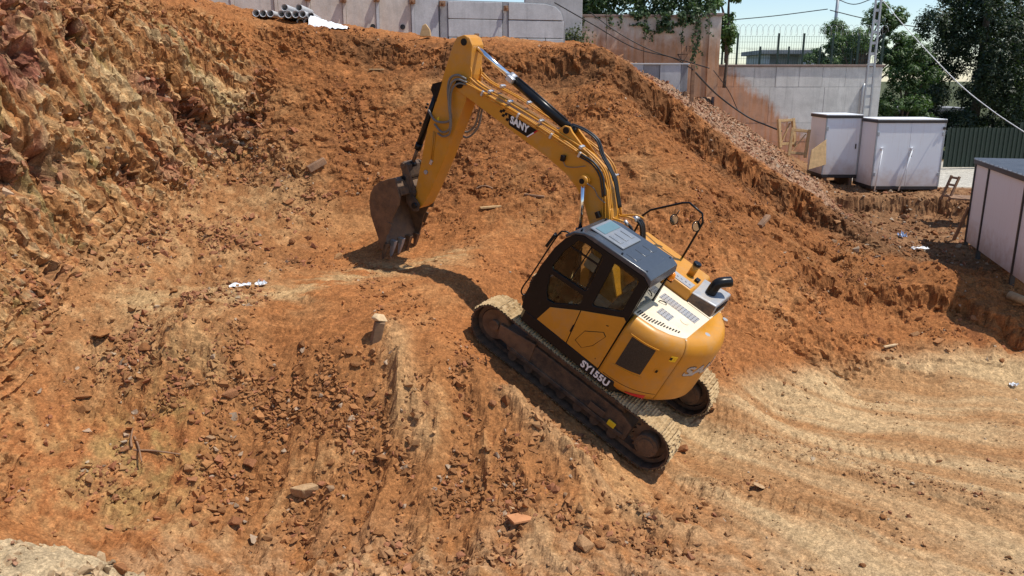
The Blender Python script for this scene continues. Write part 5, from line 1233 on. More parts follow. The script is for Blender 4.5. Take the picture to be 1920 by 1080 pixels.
# ---- boom, arm, cylinders
BOOM = [(4.74,3.16),(4.68,3.22),(4.56,3.24),(4.25,3.235),(3.58,3.29),(2.85,3.335),(2.3,3.37),(1.9,3.36),(1.54,3.28),(1.30,3.08),(1.08,2.77),(.75,2.25),(.42,1.78),(.28,1.62),(.30,1.48),(.44,1.42),(.56,1.5),(.85,1.85),(1.3,2.42),(1.6,2.70),(1.82,2.82),(2.09,2.90),(2.5,2.945),(2.94,2.945),(3.72,2.965),(4.30,2.975),(4.60,2.98),(4.71,3.02),(4.76,3.09)]
bo = hp(MB().prism(BOOM, .08, -.32), 'boom', YEL, bevel=.012)
jb = MB(); jb.cyl((4.60,.11,3.11), (4.60,-.35,3.11), .075, 18); jb.cyl((4.60,.125,3.11), (4.60,-.365,3.11), .045, 12); hp(jb, 'pin', BLK, bo)
jb = MB(); jb.cyl((1.70,.245,3.03), (1.70,-.485,3.03), .075, 20); hp(jb, 'pin_boss', YEL, bo); jb = MB(); jb.cyl((1.70,.252,3.03), (1.70,-.49,3.03), .045, 14); hp(jb, 'pin', BLK, bo)
br = MB(); 
for y0 in (.0, -.24): br.prism([(2.62,3.34),(2.50,3.55),(2.40,3.58),(2.32,3.53),(1.75,3.33)], y0-.025, y0+.025)
hp(br, 'cylinder_bracket', YEL, bo, .008); b = MB(); b.cyl((2.43,.04,3.50), (2.43,-.28,3.50), .055, 14); hp(b, 'pin', BLK, bo)
# decal on the boom side
hp(MB().prism([(3.50,3.185),(2.885,3.235),(3.00,3.035),(3.40,3.02)], .0805, .0835), 'decal', BLK, bo)
vs, fs = text_mesh('SANY', .14, .006, 0, .0012); wx = vs[:, 0].max(); ang = -math.atan2(.05, .62)
mb = MB(); V = []
for x, y, z in vs:
    u = x*(.40/wx); V.append((3.40 - u*math.cos(ang) + y*.30, .0850+z, 3.063 - u*math.sin(ang)*.9 + y*1.15))
mb.add(V, fs); hp(mb, 'lettering', WHITE, bo)
hp(MB().prism([(2.885,3.235),(2.855,3.237),(2.975,3.037),(3.0,3.035)], .0805, .0840), 'decal_stripe', RED, bo); hp(MB().prism([(2.93,3.165),(2.905,3.168),(2.985,3.036),(3.01,3.034)], .0836, .0848), 'decal_stripe', WHITE, bo)
for x, z in ((3.53,3.15),(3.47,3.08),(3.60,3.175),(3.57,3.10),(3.64,3.14)):
    hp(MB().prism([(x+.025,z+.025),(x-.03,z+.03),(x-.02,z-.022),(x+.03,z-.025)], .0805, .0835), 'decal_check', BLK, bo)
for x, z in ((2.22,3.12),):
    l = MB(); l.obox((x,.13,z), (.07,.08,.10), Euler((0, .3, 0)).to_matrix()); lo = hp(l, 'work_lamp', BLK, bo, .01); l = MB(); l.tube(spline([(x-.02,.11,z-.05),(x-.10,.10,z-.10),(x-.25,.10,z-.02),(x-.40,.10,z+.10)], 4), .006, 6); hp(l, 'lamp_cable', HOSEG, lo)
l = MB(); l.obox((1.22,.15,2.68), (.07,.08,.11), Euler((0, .9, 0)).to_matrix()); hp(l, 'work_lamp', BLK, bo, .01)
def offs(pts, y): return [(x, y, z) for x, z in pts]
TOPL = [(4.20,3.27),(3.58,3.33),(2.85,3.375),(2.3,3.41),(1.9,3.40),(1.56,3.32),(1.34,3.12),(1.13,2.83),(1.02,2.68)]
def pipe(pts, r, mat, name='pipe', n=5): return hp(MB().tube(spline(pts, n), r, 8), name, mat, bo)
pipe([(4.46,.12,3.20)] + offs([(4.22,3.225),(3.57,3.275),(2.85,3.315),(1.97,3.345)], .105), .014, YEL)
pipe(offs([(4.20,3.18),(3.57,3.225),(2.85,3.265),(2.05,3.30)], .098), .009, YEL)
pipe([(4.50,.05,3.30)] + offs(TOPL, .035), .016, YEL); pipe([(4.45,-.01,3.30)] + offs([(x, z+.01) for x, z in TOPL[:-1]], -.02), .016, YEL)
pipe([(4.55,-.27,3.34)] + offs([(x+.02, z+.05 if x > 3 else z+.03) for x, z in TOPL], -.25), .016, YEL); pipe([(4.50,-.31,3.36)] + offs([(x, z+.06 if x > 3 else z+.04) for x, z in TOPL], -.30), .016, YEL)
for y_, e in ((.035,(.93,.05,2.62)),(-.02,(.9,-.02,2.75)),(-.25,(.86,-.2,2.80)),(-.30,(.80,-.3,2.86))):
    pipe([(1.13,y_,2.83),(1.03,y_,2.71),e,(e[0]-.1,e[1]-.12,e[2]-.02)], .016, YEL, 'pipe_elbow')
pipe(offs([(1.97,3.345),(1.72,3.355),(1.50,3.27),(1.37,3.12),(1.29,3.0)], .108), .020, HOSE, 'hose'); pipe(offs([(1.97,3.30),(1.72,3.31),(1.52,3.22),(1.40,3.08),(1.31,2.96)], .108), .014, HOSE, 'hose')
pipe(offs([(1.29,3.0),(1.12,2.72),(.95,2.45)], .100), .011, YEL); pipe(offs([(1.31,2.96),(1.16,2.70),(.99,2.43)], .100), .011, YEL)
for y_, d in ((-.09,0),(-.13,.012),(-.17,.0)):
    pipe([(2.45,y_,3.58+d),(2.2,y_,3.63+d),(1.93,y_,3.61+d),(1.74,y_,3.46+d),(1.56,y_,3.36),(1.36,y_,3.24),(1.2,y_-.02,3.05),(1.06,y_-.05,2.86)], .017, HOSE, 'hose')
for x, z, y in [(4.0,3.31,.035),(3.58,3.36,.035),(2.9,3.40,.035),(2.05,3.43,.035),(4.0,3.39,-.275),(3.4,3.42,-.275),(2.7,3.42,-.275),(1.42,3.24,-.275)]:
    b = MB(); b.box((x-.025, y-.065, z-.03), (x+.025, y+.065, z+.018)); hp(b, 'pipe_clamp', SILV, bo, .005)
for x, z in [(4.1,3.24),(3.3,3.285),(2.6,3.325),(2.0,3.345)]:
    b = MB(); b.box((x-.02, .08, z-.07), (x+.02, .125, z+.022)); hp(b, 'pipe_clamp', SILV, bo, .004)
for y_ in (-.30, -.36, -.42, .02):
    pipe([(.80,y_,2.80),(.66,y_-.05,2.74),(.55,y_-.10,2.55),(.40,y_-.1,2.30),(.15,y_-.06,2.0),(.05,y_,1.7)], .024, HOSE, 'hose')
    b = MB(); b.tube([(.82,y_,2.81),(.74,y_-.02,2.77)], .030, 10); hp(b, 'hose_fitting', SILV, bo)
# boom cylinders
for y_ in (.18, -.42):
    a = Vector((.82, y_, 1.10)); b = Vector((1.70, y_, 3.03)); m_ = a.lerp(b, .60)
    cy = hp(MB().cyl(a, m_, .065, 18), 'boom_cylinder', BLK); e = MB(); e.cyl(m_ - (b-a).normalized()*.05, m_ + (b-a).normalized()*.05, .075, 18); hp(e, 'gland', BLK, cy)
    hp(MB().cyl(m_, b, .036, 14), 'rod', CHROME, cy)
    k = MB(); k.cyl((1.70, y_-.05, 3.03), (1.70, y_+.05, 3.03), .085, 18); hp(k, 'rod_eye', YEL, cy)
k = MB(); k.tube(spline([(1.64,.22,3.04),(1.5,.13,3.0),(1.38,.11,2.92),(1.22,.11,2.90)], 5), .009, 6); hp(k, 'grease_line', HOSEG, bo)
# arm
ARM = [(4.90,3.87),(4.78,3.88),(4.67,3.80),(4.60,3.60),(4.50,3.34),(4.44,3.10),(4.38,2.90),(4.37,2.5),(4.35,1.71),(4.37,1.0),(4.40,.66),(4.47,.53),(4.58,.53),(4.66,.66),(4.72,1.05),(4.92,2.02),(4.965,2.66),(5.01,3.13),(5.04,3.62),(5.02,3.76)]
ARMW = (.05, -.29)
am = hp(MB().prism(ARM, *ARMW), 'arm', YEL, bevel=.012)
b = MB(); b.cyl((4.84,.075,3.77), (4.84,-.315,3.77), .06, 16); hp(b, 'pin', BLK, am); b = MB(); b.cyl((4.84,.06,3.77), (4.84,-.30,3.77), .10, 20); hp(b, 'pin_boss', YEL, am)
e = MB()
for y0 in (.03, -.27): e.prism([(4.66,3.10),(4.40,3.12),(4.50,3.40),(4.66,3.60)], y0-.015, y0+.015)
hp(e, 'arm_ear', YEL, am)
b = MB(); b.cyl((5.10,.06,2.74), (5.10,-.30,2.74), .045, 14); b.prism([(4.94,2.55),(5.14,2.68),(5.15,2.80),(4.97,2.95)], .02, .05); b.prism([(4.94,2.55),(5.14,2.68),(5.15,2.80),(4.97,2.95)], -.26, -.29); hp(b, 'cylinder_bracket', BLK, am)
for pts, r in (([(4.50,.10,3.26),(4.68,.13,3.24),(4.78,.15,3.10),(4.72,.15,2.88),(4.58,.14,2.66),(4.48,.13,2.50),(4.58,.12,2.36),(4.80,.10,2.27),(5.03,.06,2.34)], .021),
               ([(4.46,.11,3.22),(4.64,.15,3.18),(4.71,.17,3.02),(4.62,.17,2.75),(4.47,.16,2.50),(4.42,.15,2.32),(4.55,.13,2.18),(4.78,.09,2.20)], .021),
               ([(4.46,.10,3.18),(4.60,.14,3.12),(4.66,.15,2.95),(4.56,.15,2.68),(4.42,.15,2.42),(4.39,.14,2.24),(4.50,.12,2.12),(4.66,.07,2.08)], .017),
               ([(4.30,-.34,2.95),(4.30,-.36,2.72),(4.26,-.36,2.45),(4.34,-.34,2.25),(4.48,-.31,2.22)], .02), ([(4.28,-.34,2.98),(4.25,-.38,2.70),(4.20,-.38,2.42),(4.30,-.35,2.16),(4.46,-.31,2.14)], .02)):
    hp(MB().tube(spline(pts, 7), r, 8), 'hose', HOSEG, am)
for x0, z0_, x1, z1_ in ((4.76,2.06,4.58,1.50),(4.72,2.06,4.55,1.50)):
    hp(MB().tube([(x0,.062,z0_),(x1,.062,z1_)], .009, 6), 'pipe', YEL, am)
b = MB(); b.box((4.545,.05,1.47), (4.60,.075,1.56)); hp(b, 'pipe_clamp', SILV, am, .004); b = MB(); b.cyl((4.60,.05,1.28), (4.60,.075,1.28), .04, 12); hp(b, 'pivot_cap', GREYM, am)
ti = hp(MB().prism([(4.775,2.36),(4.74,2.28),(4.81,2.28)], .0505, .053), 'warning_sticker', SAFE, am)
def cylinder(name, a, b, frac, r, rr, barrel=BLK):
    a = Vector(a); b = Vector(b); d = (b-a).normalized(); m_ = a.lerp(b, frac)
    o = hp(MB().cyl(a, m_, r, 20), name, barrel); e = MB(); e.cyl(m_-d*.10, m_+d*.02, r*1.14, 20); hp(e, 'gland', SILV if name == 'arm_cylinder' else BLK, o)
    hp(MB().cyl(m_, b, rr, 16), 'rod', CHROME if name == 'arm_cylinder' else STEEL, o)
    e = MB(); e.cyl(a+Vector((0,.07,0)), a-Vector((0,.07,0)), r*1.1, 16); hp(e, 'end_eye', BLK, o); e = MB(); e.cyl(b+Vector((0,.06,0)), b-Vector((0,.06,0)), r*1.05, 16); hp(e, 'end_eye', BLK, o)
    return o
ac = cylinder('arm_cylinder', (2.43,-.12,3.50), (4.84,-.12,3.77), .585, .078, .042)
b = MB(); b.tube([(2.55,-.12,3.60),(3.70,-.12,3.725)], .016, 8); hp(b, 'pipe', HOSE, ac); b = MB(); b.obox((3.78,-.03,3.66), (.14,.10,.09), Euler((0, -.11, 0)).to_matrix()); hp(b, 'port_block', SILV, ac, .01)
bc_ = cylinder('bucket_cylinder', (5.10,-.12,2.74), (5.06,-.12,1.13), .78, .062, .036)
for z in (2.35, 2.28, 1.95): b = MB(); b.cyl((5.17,-.10,z), (5.21,-.08,z), .022, 8); hp(b, 'hose_port', BLK, bc_)
# linkage
lk = MB()
for y0 in (.085, -.325):
    lk.prism([(5.13,1.18),(5.04,1.19),(4.62,.82),(4.60,.72),(4.70,.70),(5.16,1.07)], y0-.018, y0+.018)
lk.prism([(5.16,1.16),(5.02,1.17),(4.93,.98),(4.90,.86),(5.02,.82),(5.10,.95)], .05, -.29)
lk.cyl((5.09,.13,1.12), (5.09,-.37,1.12), .055, 14); lk.cyl((4.67,.12,.77), (4.67,-.36,.77), .045, 14); hp(lk, 'bucket_link', BLKD, bevel=.008)
# bucket
SIDE = [(4.80,.80),(4.97,.97),(5.10,.86),(5.25,.70),(5.355,.52),(5.37,.34),(5.32,.16),(5.21,-.02),(5.05,-.17),(4.87,-.33),(4.72,-.50),(4.66,-.50),(4.685,-.27),(4.73,.02),(4.70,.35),(4.68,.55),(4.71,.70)]
BY0, BY1 = .38, -.68
bk = MB(); back = [(4.72,.74),(4.80,.82),(4.95,.90),(5.10,.86),(5.25,.70),(5.355,.52),(5.37,.34),(5.32,.16),(5.21,-.02),(5.05,-.17),(4.87,-.33),(4.70,-.51)]
cxm = (4.85, .25); inn = [(x+(cxm[0]-x)*.055, z+(cxm[1]-z)*.055) for x, z in back]
bk.prism(back + inn[::-1], BY0-.02, BY1+.02)
for y0 in (BY0, BY1): bk.prism(SIDE, y0-.018, y0+.018)
bk_o = hp(bk, 'bucket', STEEL, bevel=.008)
for y0 in (.10, -.34): hp(MB().prism([(4.70,.76),(4.44,.66),(4.42,.52),(4.52,.46),(4.72,.52),(4.84,.70),(5.06,.90),(4.98,1.0),(4.88,.98)], y0-.02, y0+.02), 'bucket_ear', BLKD, bk_o, .006)
b = MB(); b.cyl((4.52,.16,.59), (4.52,-.40,.59), .055, 16); b.cyl((4.96,.14,.92), (4.96,-.38,.92), .045, 16); hp(b, 'pin', BLK, bk_o)
for i in range(5):
    y = BY0-.06 + (BY1-BY0+.12)*i/4
    th = MB(); th.add([(4.76,y-.045,-.40),(4.76,y+.045,-.40),(4.64,y+.045,-.36),(4.64,y-.045,-.36),(4.69,y-.035,-.56),(4.69,y+.035,-.56),(4.62,y+.035,-.54),(4.62,y-.035,-.54),(4.645,y-.024,-.72),(4.645,y+.024,-.72),(4.615,y+.024,-.715),(4.615,y-.024,-.715)],
        [(0,1,2,3),(0,4,5,1),(1,5,6,2),(2,6,7,3),(3,7,4,0),(4,8,9,5),(5,9,10,6),(6,10,11,7),(7,11,8,4),(8,11,10,9)]); hp(th, 'tooth', STEEL if i not in (1, 2) else GREYM, bk_o, .006)
for y0 in (BY0+.02, BY1-.02): hp(MB().prism([(4.665,.12),(4.79,.10),(4.78,-.10),(4.665,-.14)], y0-.012, y0+.012), 'side_cutter', STEEL, bk_o, .004)

# ---------------------------------------------------------------- loose stones
def rock_variants(n, npts, seed):
    rng = np.random.default_rng(seed); out = []
    while len(out) < n:
        p = rng.normal(size=(npts, 3)); p /= np.linalg.norm(p, axis=1)[:, None]
        p *= rng.uniform(.75, 1.1, (npts, 1)); p *= np.array([1.0, rng.uniform(.6, .95), rng.uniform(.42, .75)])
        bm = bmesh.new()
        for q in p: bm.verts.new(q)
        r = bmesh.ops.convex_hull(bm, input=bm.verts)
        bmesh.ops.delete(bm, geom=[g for g in r['geom_interior'] if isinstance(g, bmesh.types.BMVert)], context='VERTS')
        bmesh.ops.triangulate(bm, faces=bm.faces[:])
        bm.verts.ensure_lookup_table(); bm.verts.index_update()
        v = np.array([q.co[:] for q in bm.verts], np.float32); f = np.array([[q.index for q in fc.verts] for fc in bm.faces], np.int32)
        bm.free()
        if len(v) > 5: out.append((v, f))
    return out
ROCKS = rock_variants(14, 9, 3)
def random_rots(n, rng, flat=.6):
    a = rng.uniform(0, 2*np.pi, n); tx = rng.normal(0, flat, n); ty = rng.normal(0, flat, n)
    ca, sa = np.cos(a), np.sin(a); z = np.zeros(n); o = np.ones(n)
    Rz = np.stack([ca, -sa, z, sa, ca, z, z, z, o], 1).reshape(n, 3, 3)
    cx, sx = np.cos(tx), np.sin(tx); Rx = np.stack([o, z, z, z, cx, -sx, z, sx, cx], 1).reshape(n, 3, 3)
    cy, sy = np.cos(ty), np.sin(ty); Ry = np.stack([cy, z, sy, z, o, z, -sy, z, cy], 1).reshape(n, 3, 3)
    return Rz @ Rx @ Ry
def stone_mesh(name, pos, size, colr, rng):
    n = len(pos); R = random_rots(n, rng); pick = rng.integers(0, len(ROCKS), n)
    V, F, CC = [], [], []; off = 0
    for k, (rv, rf) in enumerate(ROCKS):
        s = np.nonzero(pick == k)[0]
        if not len(s): continue
        v = np.einsum('nij,vj->nvi', R[s], rv)*size[s][:, None, None] + pos[s][:, None, :]
        f = rf[None] + (np.arange(len(s))*len(rv))[:, None, None] + off
        V.append(v.reshape(-1, 3)); F.append(f.reshape(-1, 3)); CC.append(np.repeat(colr[s], len(rv), 0)); off += len(s)*len(rv)
    V = np.concatenate(V); F = np.concatenate(F); CC = np.concatenate(CC)
    me = bpy.data.meshes.new(name); me.vertices.add(len(V)); me.vertices.foreach_set('co', V.astype(np.float32).ravel())
    me.loops.add(F.size); me.loops.foreach_set('vertex_index', F.astype(np.int32).ravel())
    me.polygons.add(len(F)); me.polygons.foreach_set('loop_start', np.arange(0, F.size, 3, dtype=np.int32))
    me.polygons.foreach_set('use_smooth', np.zeros(len(F), bool))
    me.update(calc_edges=True)
    ca = me.attributes.new('soil', 'FLOAT_COLOR', 'POINT')
    ca.data.foreach_set('color', np.concatenate([CC, np.ones((len(CC), 1))], 1).astype(np.float32).ravel())
    return me
CELL = (np.gradient(YL)[:, None]*np.gradient(XL)[None, :]).astype(np.float32).ravel()
EX_M = np.array([[-0.767,-0.5136,0.3847],[0.4149,-0.8542,-0.3134],[0.4895,-0.0807,0.8682]]); EX_T = np.array([1.347, 13.24, 0.57])
_l = (np.stack([VX, VY, VZ], 1) - EX_T) @ EX_M
OFFTRACK = (VY > 5.2) & (VY < 34) & (VX > -12) & (VX < 18) & ~((np.abs(_l[:, 0]) < 2.15) & (np.abs(_l[:, 1]) < 1.4) & (np.abs(_l[:, 2]) < 1.5))
clump = sstep(-.12, .30, fbm2(TX+3, TY+8, .75, 4, .6)).ravel()
fine = sstep(-.2, .3, fbm2(TX-6, TY+1, 2.6, 3)).ravel()
def scatter(name, label, weight, n, med, sig, smin, smax, tint, seed, lift=.22):
    rng = np.random.default_rng(seed)
    w_ = np.where(OFFTRACK, np.clip(weight, 0, None), 0)*CELL; w_ /= w_.sum()
    i = rng.choice(N, n, p=w_)
    s = np.clip(np.exp(rng.normal(np.log(med), sig, n)), smin, smax)
    pos = np.stack([VX[i] + rng.uniform(-.012, .012, n), VY[i] + rng.uniform(-.012, .012, n), VZ[i] + s*lift], 1)
    c = lerp(col[i], np.broadcast_to(C(.30,.135,.05), (n, 3)), .25)*rng.uniform(.75, 1.2, (n, 1))
    k = rng.random(n)[:, None]
    c = np.where(k < tint[0], lerp(c, C(.30,.11,.06), .6), c); c = np.where(k > 1-tint[1], lerp(c, C(.42,.36,.27), .55), c)
    o = link(name, stone_mesh(name, pos, s, np.clip(c, .01, .8), rng), MAT_STONE)
    return tag(o, label, None, None, 'stuff')
blk_all = np.zeros(N, np.float32); blk_all[CID] = blk
rub, tal, gra, flo, mou, ban, clf = [m.ravel() for m in (rub_m, talus_m, grav_m, floor_m, mound_m, bank_m, cliff_m)]
band = sstep(13.2, 9, VY)
scatter('rubble', 'brown broken stones covering the slope in front of the excavator', rub*(.05+clump*clump)*(.3+fine)*(1-.75*sstep(.38, .6, fan.ravel())), 15000, .036, .50, .014, .11, (.08,.03), 21)
scatter('talus_stones', 'small reddish stones strewn below the left rock face', (tal+.25*clf*(VZ < 4.2))*(.04+clump*clump)*(.3+fine), 9000, .034, .5, .014, .12, (.35,.05), 22)
scatter('bank_crumbs', 'brown crumbs of soil scattered over the bank and bench', (ban*.5 + (1-rub)*(1-tal)*(1-flo)*(VY < 21)*(VY > 9)*(np.abs(VX) < 9.5))*(.06+clump)*(.3+fine)*(1-clf)*clump, 8000, .025, .5, .010, .07, (.1,.03), 23)
scatter('gravel', 'pinkish broken gravel lying on the sloping bank top beside the walls', gra*1.0, 9500, .038, .45, .02, .12, (.30,.12), 24)
scatter('floor_crumbs', 'small crumbs of soil scattered on the pale pit floor', (flo*(.02+clump**3*.3) + 1.2*np.exp(-(RD[2].ravel()/.38)**2)*(VX > 3)*clump + 1.2*np.exp(-(RD[3].ravel()/.38)**2)*clump)*(VY > 6)*(VX < 10), 2600, .018, .5, .008, .06, (.1,.1), 25)
scatter('yard_rubble', 'dark earth and rubble heaped around the white cabinets', (mou*.3+M_(cab_m).ravel())*(.15+clump)*(VY < 27)*(VX < 15), 3500, .04, .5, .015, .13, (.1,.12), 26)
scatter('face_blocks', 'angular blocks and shards sticking out of the left rock face', clf*(.15+clump)*blk_all, 2200, .05, .55, .02, .15, (.35,.06), 27, -.2)

# ---------------------------------------------------------------- stones one can pick out
def stone_material():
    t = NT('picked_stone'); oi = t.n('ObjectInfo'); co = t.coord('Object'); na = t.noise(co, 6, 6, .7)
    c = t.ramp(oi.outputs['Random'], [(0.0,(.24,.10,.036)),(.35,(.34,.15,.052)),(.65,(.29,.115,.05)),(.9,(.40,.21,.09)),(1.0,(.30,.22,.15))])
    t.set('Base Color', t.mix(1.0, c, t.ramp(na, [(.3,.65),(.7,1.3)]), 'MULTIPLY')).set('Roughness', .85); t.b.inputs['Specular IOR Level'].default_value = .25
    t.bump(t.noise(co, 14, 5, .7), .5, .05); return t.m
MAT_PICK = stone_material()
BIG = []
BIGV = rock_variants(1, 18, 5)[0]
for v_, f_ in rock_variants(10, 16, 77):
    mb = MB(); mb.add(v_, [tuple(q) for q in f_]); me = mb.mesh('stone', .06, 1, True)
    me.materials.append(MAT_PICK); BIG.append(me)
def put_stone(x, y, size, label, cat='stone', grp=None, name='stone', rot=None, sc=(1,1,1), mesh=None, lift=.25):
    o = bpy.data.objects.new(name, mesh or BIG[int(abs(x*91+y*57)*10) % len(BIG)]); COL.objects.link(o)
    o.location = (x, y, gz(x, y)+size*lift); o.rotation_euler = rot or (((x*37) % 1-.5)*.9, ((y*53) % 1-.5)*.9, (x*19+y*7) % 6.28); o.scale = (size*sc[0], size*sc[1], size*sc[2]); return tag(o, label, cat, grp)
ZONES = [('loose brown stone in the rubble slope between hollow and excavator', 'stones on the rubble slope', rub*(.05+clump)*(VY < 12), 130, .055, .115, 61),
         ('reddish stone among the debris below the left rock face', 'stones below the rock face', tal*(.05+clump)*(VY > 9.4), 70, .06, .13, 62),
         ('brown clod lying on the bank behind the boom', 'clods on the back bank', ban*(.05+clump)*(VY < 19)*(VX < 3), 35, .055, .11, 63),
         ('dark stone in the spoil below the white cabinets', 'stones below the cabinets', (mou*.6+cab_m.ravel())*(VY < 25)*(VX < 13), 30, .07, .15, 64),
         ('small stone lying on the pale pit floor', 'stones on the pit floor', flo*(.1+clump)*(VY > 7.5)*(VX < 9), 22, .035, .075, 65)]
for lab, grp, w_, n_, s0, s1, sd in ZONES:
    rg = np.random.default_rng(sd); p_ = np.where(OFFTRACK, np.clip(w_, 0, None), 0)*CELL; ii = rg.choice(N, n_, p=p_/p_.sum())
    for i in ii: put_stone(float(VX[i]), float(VY[i]), float(rg.uniform(s0, s1)), lab, 'stone', grp, lift=.2)
PALE_ROCK = mat_basic('pale_brown_rock', (.42,.25,.12), .9, 0, .3, 5.0, (.52,.36,.2), .4, .02)
def spot(p): return p[0], p[1]
for p, sz, lab, sc in (((-2.865, 10.100, 0.091), .27, 'large pale brown boulder with shadowed underside in the lower slope', (1.0,.75,.85)), ((-0.098, 11.350, 0.626), .13, 'rounded orange clod below the middle of the left track', (.8,.8,1.3)),
     ((-3.400, 15.200, 2.269), .15, 'square brown boulder left of the bucket', (1,.9,1.1)), ((0.963, 9.150, -0.204), .16, 'rounded brown boulder at the bottom of the rubble', (1,1,1)), ((2.877, 12.300, -0.194), .15, 'dark boulder on the floor just behind the left track', (1.1,.9,1)),
     ((-6.499, 12.100, 1.826), .27, 'broad flat pinkish slab in the rock debris at left', (1.2,.8,.45)), ((-5.707, 11.800, 1.677), .18, 'angular red rock beside the flat pinkish slab', (1.1,.8,.7)), ((-0.205, 9.050, -0.318), .11, 'dark grey pointed stone at the bottom edge', (1,.8,1.2)), ((-4.205, 11.100, 0.992), .15, 'dark stone at the edge of the hollow', (1.2,.9,.8)), ((-3.742, 10.500, 0.463), .16, 'shadowed dark brown rock above the large boulder', (1.2,.9,.9)),
     ((-3.726, 9.600, -0.191), .15, 'grey layered stone near the bottom edge', (1.4,.7,.5)), ((-6.294, 10.900, 1.200), .13, 'dark flat shard on the left slope', (1.4,.8,.5)), ((-2.164, 11.800, 1.371), .10, 'small clod at the foot of the timber post', (1,1,1)), ((3.761, 11.000, -0.311), .16, 'flat pale stone pressed into the track print', (1.3,.9,.35)), ((3.551, 13.400, -0.065), .19, 'big dark clod behind the right track', (1.1,.9,.9)), ((-3.268, 11.900, 1.424), .13, 'upright split stone on the bench slope', (.8,.7,1.3))):
    o = put_stone(p[0], p[1], sz, lab, 'boulder', None, 'boulder', None, sc)
    if 'pale' in lab: o.material_slots[0].link = 'OBJECT'; o.material_slots[0].material = PALE_ROCK
# ---------------------------------------------------------------- timber, litter and other small things
WPOST = mat_basic('dark_post_timber', (.22,.13,.07), .9, 0, .3, 9.0)
WEND = mat_basic('pale_cut_timber', (.62,.44,.25), .8, 0, .2, 14.0)
def lay(name, p, L, w_, h_, rz, ry, mat, label, cat, lift=.0, rx=0.0):
    o = MB().box((-L/2,-w_/2,-h_/2), (L/2,w_/2,h_/2)).build(name, mat, None, min(w_, h_)*.12); o.location = (p[0], p[1], gz(p[0], p[1])+h_*.4+lift); o.rotation_euler = (rx, ry, rz); return tag(o, label, cat)
p = (-2.182, 12.000, 1.540); po_ = empty('timber_post', (p[0], p[1], gz(p[0], p[1])-.15)); po_.rotation_euler = (math.radians(6), math.radians(14), .3); tag(po_, 'short timber post standing upright in the slope with a pale broken top', 'post')
MB().prism([(-.07,-.09),(.07,-.09),(.09,.02),(.05,.09),(-.06,.08),(-.09,.0)], 0, .46, 'z').build('shaft', WPOST, po_, .012); MB().add(BIGV[0]*np.array([.17,.17,.12])+np.array([0,0,.52]), [tuple(q) for q in BIGV[1]]).build('broken_top', WEND, po_, .01)
lay('timber_block', (-4.208, 17.350, 3.614), .42, .13, .15, .55, -.45, WOODD, 'dark timber block sticking out of the bank left of the arm', 'timber', .1)
lay('plank', (-0.454, 16.900, 2.873), .46, .09, .04, .25, -.05, WOOD, 'pale broken plank on the bank between arm and boom', 'plank', .03)
lay('plank', (0.482, 17.150, 3.180), .44, .08, .04, -.15, .1, WOODD, 'brown plank on the bank close under the boom', 'plank', .03)
lay('plank', (5.672, 17.800, 2.728), .40, .12, .08, .75, -.5, WOODD, 'dark timber stub in the bank right of the guard rail', 'timber', .08)
lay('plank', (-3.243, 19.850, 6.129), .36, .04, .03, .1, 0, WOOD, 'thin pale stick near the top of the bank left of the arm', 'stick', .03)
lay('stick', (7.915, 15.800, 0.568), .46, .045, .035, .35, -.05, WEND, 'white split stick at the foot of the spoil mound', 'stick', .03)
lay('stick', (0.036, 9.750, 0.026), .22, .035, .03, -.35, 0, WEND, 'short white stick in the lower rubble', 'stick', .04)
lay('board', (0.106, 9.500, -0.091), .30, .22, .03, .5, .1, mat_basic('orange_board', (.50,.22,.09), .8), 'orange brown board scrap in the lower rubble', 'board', .06)
lg = MB().tube([(0,0,0),(.5,-.02,.01),(1.25,.01,0)], [.10,.095,.085], 12).build('log', WOOD); p = (11.145, 17.300, 0.855); lg.location = (p[0], p[1], gz(p[0], p[1])+.12); lg.rotation_euler = (0, .12, math.radians(-68)); tag(lg, 'round timber log lying at the right edge below the shed', 'log')
rt = MB().tube(spline([(0,0,0),(.10,.02,.05),(.22,0,.06),(.36,-.03,.01)], 5), .018, 6).build('root', WOODD); p = (-0.776, 17.350, 3.268); rt.location = (p[0], p[1], gz(p[0], p[1])+.03); tag(rt, 'curved bare root on the bank beside the arm', 'root')
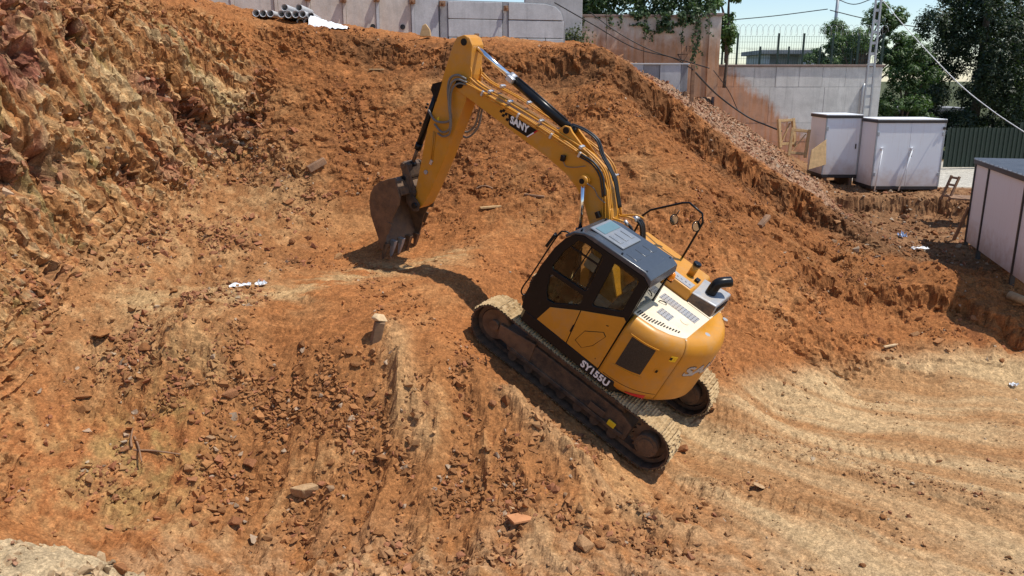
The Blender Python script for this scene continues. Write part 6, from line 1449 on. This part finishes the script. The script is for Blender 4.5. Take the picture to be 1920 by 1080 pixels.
for k, (a, L_, rz, ry, lab) in enumerate((((-4.943, 10.200, 0.521), .68, -.08, .05, 'long dry stick lying across the hollow at lower left'), ((-5.200, 10.200, 0.423), .55, -1.0, .3, 'dry stick leaning under the long stick in the hollow'), ((-5.335, 10.350, 0.619), .34, 1.9, -.5, 'short splintered stick at the end of the long stick'))):
    o = MB().tube(spline([(-L_/2,0,0),(-L_*.1,.015,.01),(L_/2,0,0)], 4), [.018-.001*k_ for k_ in range(9)], 6).build('stick', WOODD); o.location = (a[0], a[1], gz(a[0], a[1])+.05); o.rotation_euler = (0, ry, rz); tag(o, lab, 'stick')
def crumple(name, p, sx_, sy_, mat, label, cat, seed, hh=.05):
    rg = np.random.default_rng(seed); n = 9; vs = [(sx_*(i/(n-1)-.5)+rg.normal(0,.012), sy_*(j/(n-1)-.5)+rg.normal(0,.012), abs(rg.normal(0,hh))+.012) for j in range(n) for i in range(n)]
    mb = MB(); mb.add(vs, [(j*n+i, j*n+i+1, (j+1)*n+i+1, (j+1)*n+i) for j in range(n-1) for i in range(n-1)]); o = mb.build(name, mat); z = [gz(p[0]+a, p[1]+b_) for a in (-sx_/2, sx_/2) for b_ in (-sy_/2, sy_/2)]; o.location = (p[0], p[1], max(z)*.6+min(z)*.4+.01); o.rotation_euler.z = .25; return tag(o, label, cat)
crumple('plastic_sheet', (-4.661, 13.300, 2.057), .34, .16, TARP, 'larger white plastic scrap on the bench at left', 'scrap', 71, .03); crumple('plastic_sheet', (-4.326, 13.350, 2.081), .18, .10, TARP, 'smaller white plastic scrap beside the larger one', 'scrap', 72, .03)
crumple('plastic_sheet', (10.683, 20.600, 1.258), .45, .25, TARP, 'pale plastic litter in the trench below the cabinets', 'scrap', 73, .03); crumple('plastic_bag', (10.851, 21.900, 1.468), .22, .2, mat_basic('blue_plastic', (.25,.33,.5), .4), 'small bluish bag on the spoil below the cabinets', 'bag', 74, .06)
crumple('plastic_sheet', (10.166, 15.200, -0.270), .16, .1, TARP, 'tiny white scrap on the pit floor at right', 'scrap', 75, .03)
